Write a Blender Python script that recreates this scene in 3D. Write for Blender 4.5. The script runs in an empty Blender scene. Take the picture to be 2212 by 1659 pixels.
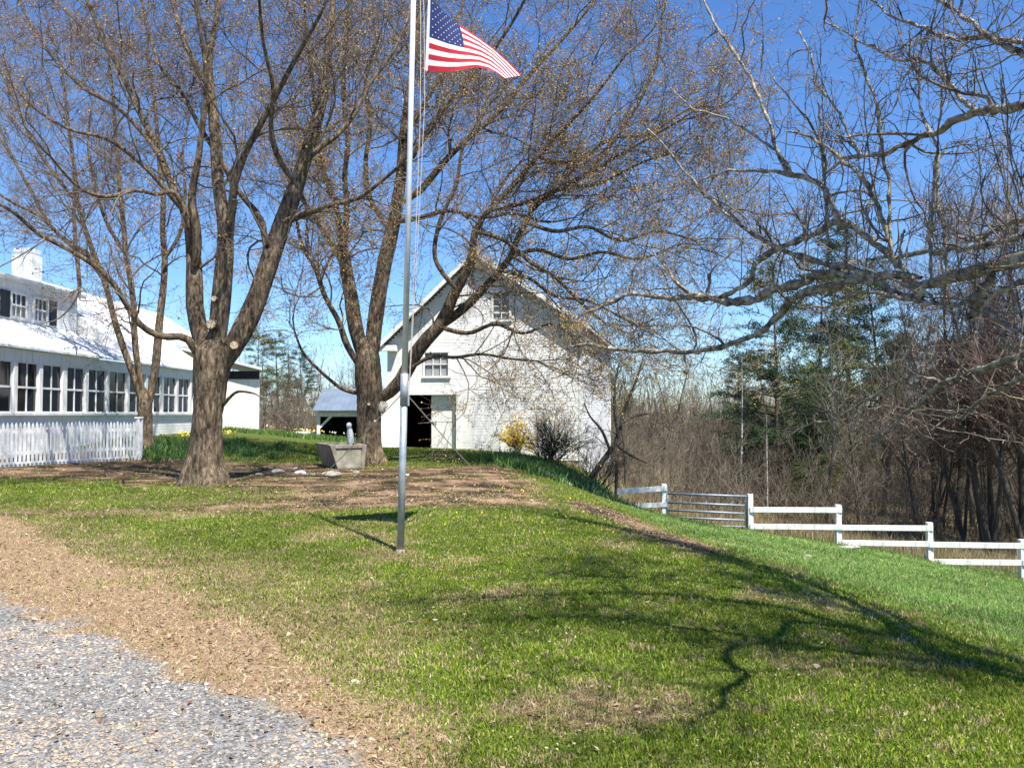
import bpy, math, random
import numpy as np
from mathutils import Vector
R = math.radians
rng = np.random.default_rng(7)
random.seed(7)
sc = bpy.context.scene
col = sc.collection

# ------------------------------------------------------------------ camera
EYE = 1.6
PITCH = math.atan((893 - 829.5) / 1790.0)
cam_d = bpy.data.cameras.new('camera')
cam = bpy.data.objects.new('camera', cam_d)
col.objects.link(cam)
cam_d.sensor_width = 36.0
cam_d.lens = 36.0 * 1790.0 / 2212.0
cam_d.clip_start = 0.05
cam_d.clip_end = 2000.0
cam.location = (0, 0, EYE)
cam.rotation_euler = (math.pi / 2 + PITCH, 0, 0)
sc.camera = cam

# ------------------------------------------------------------------ sky, sun, exposure
SUN_AZ = R(32.0)      # to the right of straight behind the camera
SUN_EL = R(63.0)
sdir = Vector((math.sin(SUN_AZ) * math.cos(SUN_EL), -math.cos(SUN_AZ) * math.cos(SUN_EL), math.sin(SUN_EL)))
world = bpy.data.worlds.new('World')
sc.world = world
world.use_nodes = True
wn = world.node_tree
wn.nodes.clear()
sky = wn.nodes.new('ShaderNodeTexSky')
sky.sky_type = 'NISHITA'
sky.sun_disc = False
sky.sun_elevation = SUN_EL
sky.sun_rotation = math.pi - SUN_AZ
sky.altitude = 200
sky.air_density = 1.0
sky.dust_density = 0.0
sky.ozone_density = 2.2
hs = wn.nodes.new('ShaderNodeHueSaturation')
hs.inputs['Saturation'].default_value = 1.14
bg = wn.nodes.new('ShaderNodeBackground')
bg.inputs['Strength'].default_value = 0.077
wo = wn.nodes.new('ShaderNodeOutputWorld')
wn.links.new(sky.outputs[0], hs.inputs['Color'])
tint = wn.nodes.new('ShaderNodeMix'); tint.data_type = 'RGBA'; tint.blend_type = 'MULTIPLY'
tint.inputs[0].default_value = 1.0; tint.inputs[7].default_value = (0.80, 0.97, 1.22, 1)
wn.links.new(hs.outputs[0], tint.inputs[6])
wn.links.new(tint.outputs[2], bg.inputs[0])
wn.links.new(bg.outputs[0], wo.inputs[0])
sun_d = bpy.data.lights.new('sun', 'SUN')
sun_d.energy = 5.0
sun_d.angle = R(0.53)
sun_d.color = (1.0, 0.955, 0.88)
sun = bpy.data.objects.new('sun', sun_d)
col.objects.link(sun)
sun.rotation_euler = sdir.to_track_quat('Z', 'Y').to_euler()
sc.view_settings.view_transform = 'Standard'
sc.view_settings.look = 'None'
sc.view_settings.gamma = 1.0
sc.view_settings.exposure = 1.12

# ------------------------------------------------------------------ helpers
F_ = 1790.0
cp, sp_ = math.cos(PITCH), math.sin(PITCH)
def P(u, v, Y):
    """the world point at depth Y that a sight line (2212 x 1659 picture units) passes through"""
    a = (u - 1106.0) / F_
    b = (829.5 - v) / F_
    d = np.array([a, cp - b * sp_, sp_ + b * cp])
    return np.array([0, 0, EYE]) + d * (Y / d[1])

_tab = np.random.default_rng(3).random((256, 256))
def vnoise(x, y, s, seed=0):
    x = np.asarray(x, float) / s + seed * 17.31
    y = np.asarray(y, float) / s + seed * 9.77
    xi = np.floor(x).astype(int); yi = np.floor(y).astype(int)
    fx = x - xi; fy = y - yi
    fx = fx * fx * (3 - 2 * fx); fy = fy * fy * (3 - 2 * fy)
    a = _tab[xi % 256, yi % 256]; b = _tab[(xi + 1) % 256, yi % 256]
    c = _tab[xi % 256, (yi + 1) % 256]; d = _tab[(xi + 1) % 256, (yi + 1) % 256]
    return (a * (1 - fx) + b * fx) * (1 - fy) + (c * (1 - fx) + d * fx) * fy
def fbm(x, y, s, seed=0, o=3):
    r = 0; w = 0
    for i in range(o):
        r = r + vnoise(x, y, s / 2 ** i, seed + i) * 0.5 ** i
        w += 0.5 ** i
    return r / w
def sstep(a, b, x):
    t = np.clip((np.asarray(x, float) - a) / (b - a), 0, 1)
    return t * t * (3 - 2 * t)

def link(o, parent=None):
    col.objects.link(o)
    if parent is not None:
        o.parent = parent
    return o
def wloc(o):
    v = Vector((0, 0, 0))
    while o is not None:
        v = v + Vector(o.location); o = o.parent
    return v
def tag(o, label=None, cat=None, group=None, kind=None):
    if label: o['label'] = label
    if cat: o['category'] = cat
    if group: o['group'] = group
    if kind: o['kind'] = kind
    return o
def thing(name, loc, label, cat, group=None):
    o = bpy.data.objects.new(name, None)
    o.empty_display_size = 0.3
    o.location = loc
    col.objects.link(o)
    return tag(o, label, cat, group)

def npmesh(name, V, Fq, mats, parent=None, smooth=False, matidx=None, colors=None, attrs=None):
    """mesh object from numpy world-space vertices and a faces array (F,3) or (F,4), or list of such"""
    V = np.asarray(V, dtype=np.float64).reshape(-1, 3)
    if parent is not None:
        w = wloc(parent)
        V = V - np.array([w.x, w.y, w.z])
    fl = Fq if isinstance(Fq, list) else [Fq]
    fl = [np.asarray(f, dtype=np.int64) for f in fl if len(f)]
    me = bpy.data.meshes.new(name)
    me.vertices.add(len(V))
    me.vertices.foreach_set('co', V.astype(np.float32).ravel())
    nl = sum(f.size for f in fl); nf = sum(len(f) for f in fl)
    me.loops.add(nl); me.polygons.add(nf)
    me.loops.foreach_set('vertex_index', np.concatenate([f.ravel() for f in fl]).astype(np.int32))
    starts = []; k = 0
    for f in fl:
        n = f.shape[1]
        starts.append(k + np.arange(len(f)) * n); k += f.size
    me.polygons.foreach_set('loop_start', np.concatenate(starts).astype(np.int32))
    if matidx is not None:
        me.polygons.foreach_set('material_index', np.asarray(matidx, dtype=np.int32))
    me.polygons.foreach_set('use_smooth', np.full(nf, bool(smooth)))
    for m in (mats if isinstance(mats, (list, tuple)) else [mats]):
        me.materials.append(m)
    if colors is not None:
        ca = me.color_attributes.new('col', 'FLOAT_COLOR', 'POINT')
        c4 = np.ones((len(V), 4), np.float32); c4[:, :3] = colors
        ca.data.foreach_set('color', c4.ravel())
    if attrs:
        for k_, a in attrs.items():
            at = me.attributes.new(k_, 'FLOAT', 'POINT')
            at.data.foreach_set('value', np.asarray(a, np.float32))
    me.update(calc_edges=True)
    me.validate()
    o = bpy.data.objects.new(name, me)
    return link(o, parent)

class MB:
    """collects simple solids in world space; build() links them as ONE mesh"""
    def __init__(s): s.v = []; s.f = []; s.m = []
    def poly(s, pts, m=0):
        n = len(s.v); s.v += [tuple(p) for p in pts]; s.f.append(tuple(range(n, n + len(pts)))); s.m.append(m)
    def prism(s, pts, ext, m=0):
        """closed prism: polygon pts pushed along ext"""
        n = len(s.v); k = len(pts); e = Vector(ext)
        s.v += [tuple(Vector(p)) for p in pts] + [tuple(Vector(p) + e) for p in pts]
        s.f.append(tuple(range(n, n + k))); s.f.append(tuple(range(n + 2 * k - 1, n + k - 1, -1)))
        s.m += [m, m]
        for i in range(k):
            j = (i + 1) % k
            s.f.append((n + j, n + i, n + k + i, n + k + j)); s.m.append(m)
    def box(s, o, ax, ay, az, m=0):
        """box from corner o with edge vectors"""
        o = Vector(o); ax = Vector(ax); ay = Vector(ay)
        s.prism([o, o + ax, o + ax + ay, o + ay], az, m)
    def cbox(s, c, sx, sy, sz, m=0):
        s.box((c[0] - sx / 2, c[1] - sy / 2, c[2] - sz / 2), (sx, 0, 0), (0, sy, 0), (0, 0, sz), m)
    def tube(s, pts, rad, k=8, m=0):
        pts = [Vector(p) for p in pts]
        n0 = len(s.v)
        rr = rad if isinstance(rad, (list, tuple)) else [rad] * len(pts)
        for i, p in enumerate(pts):
            t = (pts[min(i + 1, len(pts) - 1)] - pts[max(i - 1, 0)]).normalized()
            a = t.cross(Vector((0.13, 0.21, 1) if abs(t.z) < 0.9 else (1, 0.1, 0))).normalized(); b = t.cross(a)
            for j in range(k):
                q = 2 * math.pi * j / k
                s.v.append(tuple(p + (a * math.cos(q) + b * math.sin(q)) * rr[i]))
        for i in range(len(pts) - 1):
            for j in range(k):
                j2 = (j + 1) % k
                s.f.append((n0 + i * k + j, n0 + i * k + j2, n0 + (i + 1) * k + j2, n0 + (i + 1) * k + j)); s.m.append(m)
        s.f.append(tuple(n0 + j for j in range(k - 1, -1, -1))); s.m.append(m)
        e = n0 + (len(pts) - 1) * k
        s.f.append(tuple(e + j for j in range(k))); s.m.append(m)
    def build(s, name, mats, parent=None, bevel=0, smooth=False):
        me = bpy.data.meshes.new(name)
        w = wloc(parent) if parent is not None else Vector((0, 0, 0))
        me.from_pydata([(a - w.x, b - w.y, c - w.z) for a, b, c in s.v], [], s.f)
        for m in (mats if isinstance(mats, (list, tuple)) else [mats]): me.materials.append(m)
        me.polygons.foreach_set('material_index', s.m)
        if smooth: me.polygons.foreach_set('use_smooth', [True] * len(s.f))
        me.update()
        import bmesh
        b = bmesh.new(); b.from_mesh(me); bmesh.ops.recalc_face_normals(b, faces=b.faces); b.to_mesh(me); b.free()
        o = bpy.data.objects.new(name, me)
        link(o, parent)
        if bevel:
            md = o.modifiers.new('bevel', 'BEVEL'); md.width = bevel; md.segments = 2; md.limit_method = 'ANGLE'
        return o

# ------------------------------------------------------------------ materials
def nodes_of(name):
    m = bpy.data.materials.new(name); m.use_nodes = True
    nt = m.node_tree
    return m, nt, nt.nodes['Principled BSDF']
def ramp(nt, stops):
    r = nt.nodes.new('ShaderNodeValToRGB')
    el = r.color_ramp.elements
    while len(el) < len(stops): el.new(0.5)
    for e, (p, c) in zip(el, stops):
        e.position = p; e.color = (*c, 1)
    return r
def coord(nt, scale=(1, 1, 1), kind='Object'):
    tc = nt.nodes.new('ShaderNodeTexCoord'); mp = nt.nodes.new('ShaderNodeMapping')
    mp.inputs['Scale'].default_value = scale
    nt.links.new(tc.outputs[kind], mp.inputs[0])
    return mp
def noise(nt, vec, scale, detail=4, rough=0.6):
    n = nt.nodes.new('ShaderNodeTexNoise'); n.inputs['Scale'].default_value = scale
    n.inputs['Detail'].default_value = detail; n.inputs['Roughness'].default_value = rough
    nt.links.new(vec.outputs[0], n.inputs['Vector'])
    return n
def pmat(name, stops, scale=3.0, rough=0.8, bump=0.0, stretch=(1, 1, 1), metal=0.0, detail=5, bscale=None, spec=0.3):
    m, nt, b = nodes_of(name)
    mp = coord(nt, stretch)
    n = noise(nt, mp, scale, detail)
    r = ramp(nt, stops)
    nt.links.new(n.outputs['Fac'], r.inputs[0]); nt.links.new(r.outputs[0], b.inputs['Base Color'])
    b.inputs['Roughness'].default_value = rough; b.inputs['Metallic'].default_value = metal
    b.inputs['Specular IOR Level'].default_value = spec
    if bump:
        n2 = noise(nt, mp, bscale or scale * 3, 6)
        bp = nt.nodes.new('ShaderNodeBump'); bp.inputs['Strength'].default_value = bump; bp.inputs['Distance'].default_value = 0.03
        nt.links.new(n2.outputs['Fac'], bp.inputs['Height']); nt.links.new(bp.outputs[0], b.inputs['Normal'])
    return m
def two(a, b, lo=0.35, hi=0.65): return [(lo, a), (hi, b)]
def painted(name, lo, hi, grime, rough=.6, sc=1.4):
    m, nt, b = nodes_of(name)
    n1 = noise(nt, coord(nt), sc, 5, .6); n2 = noise(nt, coord(nt, (1, 1, .12)), 9, 5, .7)
    r1 = ramp(nt, [(.3, lo), (.62, hi)]); nt.links.new(n1.outputs['Fac'], r1.inputs[0])
    r2 = ramp(nt, [(.30, grime), (.46, (1, 1, 1))]); nt.links.new(n2.outputs['Fac'], r2.inputs[0])
    mx = nt.nodes.new('ShaderNodeMix'); mx.data_type = 'RGBA'; mx.blend_type = 'MULTIPLY'; mx.inputs[0].default_value = .8
    nt.links.new(r1.outputs[0], mx.inputs[6]); nt.links.new(r2.outputs[0], mx.inputs[7]); nt.links.new(mx.outputs[2], b.inputs['Base Color'])
    b.inputs['Roughness'].default_value = rough; b.inputs['Specular IOR Level'].default_value = .3
    return m
WHITE = painted('white_paint', (.70, .70, .68), (.82, .82, .80), (.66, .64, .58))
FENCEW = painted('fence_paint', (.62, .62, .58), (.80, .80, .77), (.50, .50, .42), .7, 3)
BARNW = painted('weathered_white_paint', (.66, .65, .62), (.78, .77, .74), (.78, .76, .71), .75, 1.1)
TRIM = pmat('barn_trim_paint', [(0.3, (0.68, 0.67, 0.63)), (0.7, (0.80, 0.79, 0.76))], 4, 0.6)
GREYW = pmat('aged_picket_paint', [(0.3, (0.52, 0.53, 0.53)), (0.65, (0.76, 0.77, 0.77))], 6, 0.75, 0.1)
ROOFM = pmat('white_metal_roof', [(0.35, (0.66, 0.68, 0.70)), (0.65, (0.76, 0.77, 0.78))], 1.5, 0.45, 0)
SHEDR = pmat('grey_metal_roof', [(0.3, (0.20, 0.25, 0.30)), (0.7, (0.30, 0.36, 0.42))], 1.0, 0.35, 0, metal=0.5)
SHING = pmat('weathered_shingle', [(0.35, (0.14, 0.13, 0.12)), (0.65, (0.30, 0.28, 0.25))], 8, 0.9, 0.3)
SOFF = pmat('bare_soffit_board', [(0.35, (0.30, 0.28, 0.25)), (0.65, (0.48, 0.45, 0.41))], 3, 0.85, 0.1, (1, 1, 1))
BLACK = pmat('black_shutter_paint_and_eave_shade', [(0.4, (0.012, 0.012, 0.018)), (0.7, (0.03, 0.03, 0.04))], 6, 0.5)
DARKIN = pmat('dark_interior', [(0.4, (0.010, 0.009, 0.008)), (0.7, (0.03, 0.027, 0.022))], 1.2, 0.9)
GALV = pmat('galvanised_steel', [(0.35, (0.30, 0.33, 0.36)), (0.65, (0.44, 0.47, 0.50))], 12, 0.45, 0, metal=0.5)
GATEM = pmat('gate_paint', [(0.35, (0.19, 0.23, 0.27)), (0.65, (0.29, 0.33, 0.37))], 12, 0.5, 0, metal=0.3)
ALU = pmat('brushed_pole_metal', [(0.35, (0.56, 0.58, 0.60)), (0.65, (0.68, 0.70, 0.72))], 9, 0.38, 0, metal=0.35)
ROPE = pmat('weathered_rope', two((0.38, 0.35, 0.30), (0.55, 0.51, 0.44)), 40, 0.9)
STONE = pmat('field_stone', [(0.3, (0.16, 0.14, 0.12)), (0.5, (0.32, 0.29, 0.24)), (0.7, (0.46, 0.43, 0.37))], 5, 0.9, 0.5)
GRAN = pmat('aged_granite', [(0.25, (0.10, 0.088, 0.065)), (0.5, (0.24, 0.215, 0.165)), (0.75, (0.40, 0.37, 0.29))], 4, 0.9, 0.4, (1, 1, .6))
STATUE = pmat('pale_cast_stone', two((0.40, 0.42, 0.44), (0.60, 0.62, 0.63)), 9, 0.85, 0.2)
BRICK = pmat('tan_ledge_stone', [(0.3, (0.22, 0.14, 0.08)), (0.5, (0.45, 0.34, 0.22)), (0.7, (0.58, 0.48, 0.36))], 4, 0.9, 0.5)
def bark(name, cols, fur=16, dist=.06, var=((.7, .7, .7), (1.25, 1.2, 1.1))):
    m, nt, b = nodes_of(name)
    mp = coord(nt, (1, 1, .27)); mp2 = coord(nt, (1, 1, .6))
    n1 = noise(nt, mp, fur, 6, .65); n2 = noise(nt, mp2, 2.2, 4, .6)
    r1 = ramp(nt, [(.32, cols[0]), (.48, cols[1]), (.66, cols[2])]); nt.links.new(n1.outputs['Fac'], r1.inputs[0])
    r2 = ramp(nt, [(.35, var[0]), (.65, var[1])]); nt.links.new(n2.outputs['Fac'], r2.inputs[0])
    mx = nt.nodes.new('ShaderNodeMix'); mx.data_type = 'RGBA'; mx.blend_type = 'MULTIPLY'; mx.inputs[0].default_value = 1
    nt.links.new(r1.outputs[0], mx.inputs[6]); nt.links.new(r2.outputs[0], mx.inputs[7]); nt.links.new(mx.outputs[2], b.inputs['Base Color'])
    bp = nt.nodes.new('ShaderNodeBump'); bp.inputs['Strength'].default_value = 1.0; bp.inputs['Distance'].default_value = dist
    nt.links.new(n1.outputs['Fac'], bp.inputs['Height']); nt.links.new(bp.outputs[0], b.inputs['Normal'])
    b.inputs['Roughness'].default_value = .95; b.inputs['Specular IOR Level'].default_value = .15
    return m
BARK = bark('maple_bark', ((0.022, 0.016, 0.011), (0.11, 0.083, 0.057), (0.27, 0.215, 0.155)))
BARK2 = pmat('young_bark', two((0.085, 0.064, 0.05), (0.20, 0.155, 0.115)), 5, 0.9, 0.5, (1, 1, 0.4))
TWIG = pmat('maple_twig', two((0.085, 0.066, 0.050), (0.19, 0.155, 0.118), .3, .7), 2.0, 0.8)
APPLEB = pmat('apple_bark', [(0.34, (0.06, 0.05, 0.036)), (0.50, (0.25, 0.215, 0.16)), (0.66, (0.50, 0.45, 0.34))], 11, 0.9, 0.8, (1, 1, 1))
APPLET = pmat('apple_twig', two((0.055, 0.042, 0.032), (0.25, 0.205, 0.15)), 6, 0.8)
PALEW = pmat('fresh_cut_wood', [(0.35, (0.16, 0.11, 0.07)), (0.5, (0.36, 0.28, 0.18)), (0.65, (0.50, 0.41, 0.28))], 22, 0.9)
WOODT = pmat('woodland_bark', [(0.3, (0.035, 0.029, 0.022)), (0.7, (0.11, 0.092, 0.07))], 1.2, 0.95)
WOODB = pmat('woodland_twig_brown', two((0.08, 0.066, 0.047), (0.185, 0.152, 0.11)), 0.4, 0.95)
WOODR = pmat('woodland_twig_red', two((0.09, 0.07, 0.056), (0.18, 0.14, 0.115)), 0.4, 0.95)
WOODG = pmat('woodland_twig_grey', two((0.13, 0.115, 0.09), (0.26, 0.235, 0.19)), 0.4, 0.95)
BIRCH = pmat('birch_bark', [(0.35, (0.22, 0.2, 0.18)), (0.5, (0.55, 0.54, 0.5))], 4, 0.8, 0, (1, 1, 3))
YELLOW = pmat('forsythia_flower', two((0.62, 0.42, 0.04), (0.78, 0.60, 0.08)), 3, 0.8)

def attr_mat(name, rough=0.8, trans=0.0, spec=0.2):
    m, nt, b = nodes_of(name)
    a = nt.nodes.new('ShaderNodeAttribute'); a.attribute_name = 'col'
    nt.links.new(a.outputs['Color'], b.inputs['Base Color'])
    b.inputs['Roughness'].default_value = rough; b.inputs['Specular IOR Level'].default_value = spec
    if trans:
        tr = nt.nodes.new('ShaderNodeBsdfTranslucent'); mx = nt.nodes.new('ShaderNodeMixShader')
        mx.inputs[0].default_value = trans
        nt.links.new(a.outputs['Color'], tr.inputs[0])
        nt.links.new(b.outputs[0], mx.inputs[1]); nt.links.new(tr.outputs[0], mx.inputs[2])
        nt.links.new(mx.outputs[0], nt.nodes['Material Output'].inputs[0])
    return m
BLADE = attr_mat('grass_blade', 0.7, 0.35)
BUDM = attr_mat('bud', 0.7, 0.3)
NEEDLE = attr_mat('pine_needle', 0.8, 0.15)
PEBBLE = attr_mat('pebble', 0.85)
GLASS, _nt, _b = nodes_of('window_glass')
_b.inputs['Base Color'].default_value = (0.012, 0.014, 0.016, 1); _b.inputs['Roughness'].default_value = 0.06
_b.inputs['Specular IOR Level'].default_value = 0.5
_mp = coord(_nt); _n = noise(_nt, _mp, 1.3, 1); _bp = _nt.nodes.new('ShaderNodeBump'); _bp.inputs['Strength'].default_value = 0.06
_nt.links.new(_n.outputs['Fac'], _bp.inputs['Height']); _nt.links.new(_bp.outputs[0], _b.inputs['Normal'])
def flat(name, c, rough=0.8, metal=0):
    return pmat(name, two(tuple(x * 0.9 for x in c), tuple(min(1, x * 1.08) for x in c)), 6, rough, 0, metal=metal)
RED = flat('flag_red', (0.50, 0.018, 0.035)); FWHT = flat('flag_white', (0.78, 0.77, 0.76)); NAVY = flat('flag_blue', (0.02, 0.035, 0.14))
for _m in (RED, FWHT, NAVY):
    nt = _m.node_tree; b = nt.nodes['Principled BSDF']
    tr = nt.nodes.new('ShaderNodeBsdfTranslucent'); mx = nt.nodes.new('ShaderNodeMixShader'); mx.inputs[0].default_value = 0.35
    nt.links.new(b.inputs['Base Color'].links[0].from_socket, tr.inputs[0])
    nt.links.new(b.outputs[0], mx.inputs[1]); nt.links.new(tr.outputs[0], mx.inputs[2]); nt.links.new(mx.outputs[0], nt.nodes['Material Output'].inputs[0])
SALMON = flat('faded_red_paint', (0.62, 0.17, 0.11)); CURT = flat('grey_curtain', (0.30, 0.31, 0.31))

# ------------------------------------------------------------------ terrain height
CTRL = np.array([
 (0,0,0),(-4,0,0),(4,0,0),(2.3,3.7,0),(3.3,5.4,-.08),(4.5,7.3,-.35),(6.2,10,-.85),(9.3,15,-1.75),(12.4,20,-2.6),(15.1,24.5,-3.3),
 (2.0,6,0),(2.65,8,-.05),(4,12,-.5),(5.3,16,-1.05),(6.7,20,-1.6),(7.5,26,-2.13),(10.0,25.5,-2.42),(12.6,25,-2.85),
 (1.8,10,0),(2.4,13,-.25),(3.3,18,-.75),(4.0,22,-1.2),(4.95,27,-1.72),(1.4,12,0),(1.8,15,-.15),(2.4,20,-.55),(3.0,25,-1.1),(3.8,31,-1.87),
 (1.1,15,0),(1.5,20,-.2),(2.1,28,-.65),(2.6,31.5,-.85),(-3,4,0),(-8,8,0),(-6,12,0.02),(0,10,0),(-2,9.8,0),(-3,15,0.03),(0,18,0),(-7.2,17.7,.1),(-12,14,.1),
 (-13,21,.23),(-11.3,25.3,.21),(-8,24,.12),(-14,30,.7),(-14,37,.78),(-12,34,.55),(-9,33,.3),(-14,46,.72),(-10,50,.4),(-9.5,45,.24),(-5,45,.1),(-6.5,38,.08),(-4,38.5,.0),(-1,35,0.0),(1.0,33.4,-.2),
 (-5,26,.05),(-1.5,25,0),(0.3,24,-.03),(1.0,26,-.12),(0.5,30,-.08),(-20,20,.5),(-20,40,.8),(-20,5,.1),(6.5,35,-2.7),(5.8,48,-3.3),(12,40,-3.6),(20,30,-4.0),(20,50,-4.2),(0,50,0),(0,60,-1.0),(-15,65,0),
 (8,4,-.6),(12,8,-1.4),(18,16,-3),(10,60,-3.5),(25,75,-4),(-30,75,0),(5,80,-3),(40,60,-4.5),(40,20,-4.5),(-30,45,.8),(-30,0,0.2),(20,-2,-1.5),(0,-6,0),(14,22.3,-3.12),(13.8,24.7,-3.12),(15,28,-3.5),(3.1,29.5,-1.4),(3.3,35.5,-.9),(4.6,40,-2.2),(8,42,-3.2),(0,36,-.1),
])
def _phi(r2): return np.sqrt(r2 + 1.5 ** 2)
_cx = CTRL[:, :2]
_A = _phi(((_cx[:, None] - _cx[None]) ** 2).sum(-1)); _n0 = len(CTRL)
_M = np.zeros((_n0 + 3, _n0 + 3)); _M[:_n0, :_n0] = _A + np.eye(_n0) * -0.06
_M[:_n0, _n0] = 1; _M[:_n0, _n0 + 1:] = _cx; _M[_n0, :_n0] = 1; _M[_n0 + 1:, :_n0] = _cx.T
_w = np.linalg.solve(_M, np.concatenate([CTRL[:, 2], [0, 0, 0]]))
def H(x, y):
    x = np.asarray(x, float); y = np.asarray(y, float)
    sh = x.shape
    xx = np.clip(x.ravel(), -32, 42); yy = np.clip(y.ravel(), -7, 80)
    out = np.empty(len(xx))
    for i in range(0, len(xx), 20000):
        a = xx[i:i + 20000]; b = yy[i:i + 20000]
        r2 = (a[:, None] - _cx[None, :, 0]) ** 2 + (b[:, None] - _cx[None, :, 1]) ** 2
        out[i:i + 20000] = _phi(r2) @ _w[:_n0] + _w[_n0] + a * _w[_n0 + 1] + b * _w[_n0 + 2]
    out = out.reshape(sh)
    d = np.clip(np.sqrt(x ** 2 + y ** 2), 0, 60)
    out = out + (fbm(x, y, 1.3, 5) - .5) * 0.05 * np.clip(d / 6, .3, 1) + (fbm(x, y, 0.35, 8) - .5) * 0.018
    return out
def h(x, y): return float(H(np.array([x]), np.array([y]))[0])

# zone masks in world space ------------------------------------------------
def zones(x, y):
    j = (fbm(x, y, 0.9, 11) - .5) * 1.0 + (fbm(x, y, 0.25, 14) - .5) * 0.7
    jj = (fbm(x, y, 2.2, 21) - .5) * 1.6 + j * .8
    g = x * 0.96 + y                                        # drive edge
    gravel = sstep(0.38, -0.38, g - 3.05 + j * 1.1) * (1 - sstep(9.5, 11, y + j))
    st = x * 1.22 + y
    straw = sstep(0.45, -0.45, st - 3.75 + jj * 0.9) * (1 - sstep(12.2, 13.2, y + x * .1 + jj))
    tw = np.interp(y, [3.6, 4.6, 6, 8, 11], [.25, .7, 2.2, 3.4, 2.2])
    thin = sstep(tw, -0.1, st - 4.0 + jj * 1.2) * (1 - sstep(12, 13, y))
    dead = np.maximum(thin * .55, sstep(.60, .76, fbm(x, y, .9, 31, 4)) * (1 - sstep(13, 17, y)) * .45)
    patch = sstep(1.3, .3, np.hypot((x - .42) / .55, (y - 4.45) / .32) + j * .8)
    dead = np.maximum(dead, patch * .8)
    # bare leaf-strewn ground under the maples
    d1 = sstep(12.6, 14.0, y - .05 * x + jj * .6 - .1) * (1 - sstep(23.5, 26.5, y + jj)) * sstep(1.3, -.3, x + (y - 20) * .04 + jj * .5)
    d1 = np.where(x < -8.5, sstep(17.5, 19.0, y + jj * .8) * (1 - sstep(25, 27, y)), d1)
    gr = sstep(2.2, .9, np.hypot((x + 9.4) / 2.9, (y - 15.2) / 1.5) + jj * .5)
    d1 = d1 * (1 - gr * .8)
    # bare path running off the crest of the bank
    t = np.clip((y - 9.6) / (15.5 - 9.6), 0, 1)
    xc = 2.45 * (1 - t) + 1.35 * t
    bank = sstep(1.0, .25, np.abs(x - xc) / .85 + j * .6) * sstep(9.3, 10.6, y + j) * sstep(16.8, 15.4, y + j)
    dirt = np.clip(np.maximum(d1, bank), 0, 1)
    far = sstep(27.2, 29.5, y - .12 * (x - 8) + jj) * sstep(3.4, 4.6, x)
    far = np.maximum(far, sstep(52, 56, y))
    return gravel, np.clip(straw, 0, 1), np.clip(dead, 0, 1), dirt, np.clip(far, 0, 1)

# ground sheet
def axis(segs):
    out = []
    for a, b, d in segs: out += list(np.arange(a, b, d))
    return np.array(out + [segs[-1][1]])
gx = axis([(-420, -60, 30), (-60, -24, 3), (-24, -14, .6), (-14, -7, .3), (-7, 7, .11), (7, 18, .25), (18, 30, 1), (30, 60, 3), (60, 420, 30)])
gy = axis([(-60, -8, 6), (-8, 2, .8), (2, 14, .11), (14, 36, .25), (36, 60, 1), (60, 100, 4), (100, 600, 40)])
GX, GY = np.meshgrid(gx, gy)
GZ = H(GX, GY)
zs = zones(GX.ravel(), GY.ravel())
nx, ny = len(gx), len(gy)
ii = (np.arange(ny - 1)[:, None] * nx + np.arange(nx - 1)[None]).ravel()
GROUND, nt, b = nodes_of('lawn_ground')
def attr(nt, n):
    a = nt.nodes.new('ShaderNodeAttribute'); a.attribute_name = n; return a
def mixc(nt, fac, a, b):
    m = nt.nodes.new('ShaderNodeMix'); m.data_type = 'RGBA'
    nt.links.new(fac, m.inputs[0]); nt.links.new(a, m.inputs[6]); nt.links.new(b, m.inputs[7]); return m.outputs[2]
mp = coord(nt)
nf = noise(nt, mp, 28, 5, .7); nm = noise(nt, mp, 6, 5, .7); nc = noise(nt, mp, 90, 3, .7)
grass_c = ramp(nt, [(0.3, (0.022, 0.036, 0.007)), (0.5, (0.07, 0.095, 0.018)), (0.68, (0.16, 0.16, 0.045))])
nt.links.new(nf.outputs['Fac'], grass_c.inputs[0])
straw_c = ramp(nt, [(0.3, (0.12, 0.075, 0.04)), (0.5, (0.26, 0.18, 0.105)), (0.7, (0.38, 0.28, 0.175))])
nt.links.new(nf.outputs['Fac'], straw_c.inputs[0])
nl = noise(nt, mp, 1.1, 8, .72)
dirt_c = ramp(nt, [(0.38, (0.020, 0.017, 0.009)), (0.47, (0.065, 0.048, 0.024)), (0.54, (0.17, 0.11, 0.066)), (0.64, (0.31, 0.21, 0.14))])
nt.links.new(nl.outputs['Fac'], dirt_c.inputs[0])
vor = nt.nodes.new('ShaderNodeTexVoronoi'); vor.inputs['Scale'].default_value = 55
nt.links.new(mp.outputs[0], vor.inputs['Vector'])
grav_c = ramp(nt, [(0.1, (0.09, 0.09, 0.09)), (0.5, (0.19, 0.188, 0.19)), (0.9, (0.32, 0.31, 0.30))])
nt.links.new(vor.outputs['Color'], grav_c.inputs[0])
far_c = ramp(nt, [(0.3, (0.05, 0.045, 0.025)), (0.5, (0.13, 0.105, 0.06)), (0.7, (0.22, 0.17, 0.10))])
nt.links.new(nm.outputs['Fac'], far_c.inputs[0])
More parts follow.
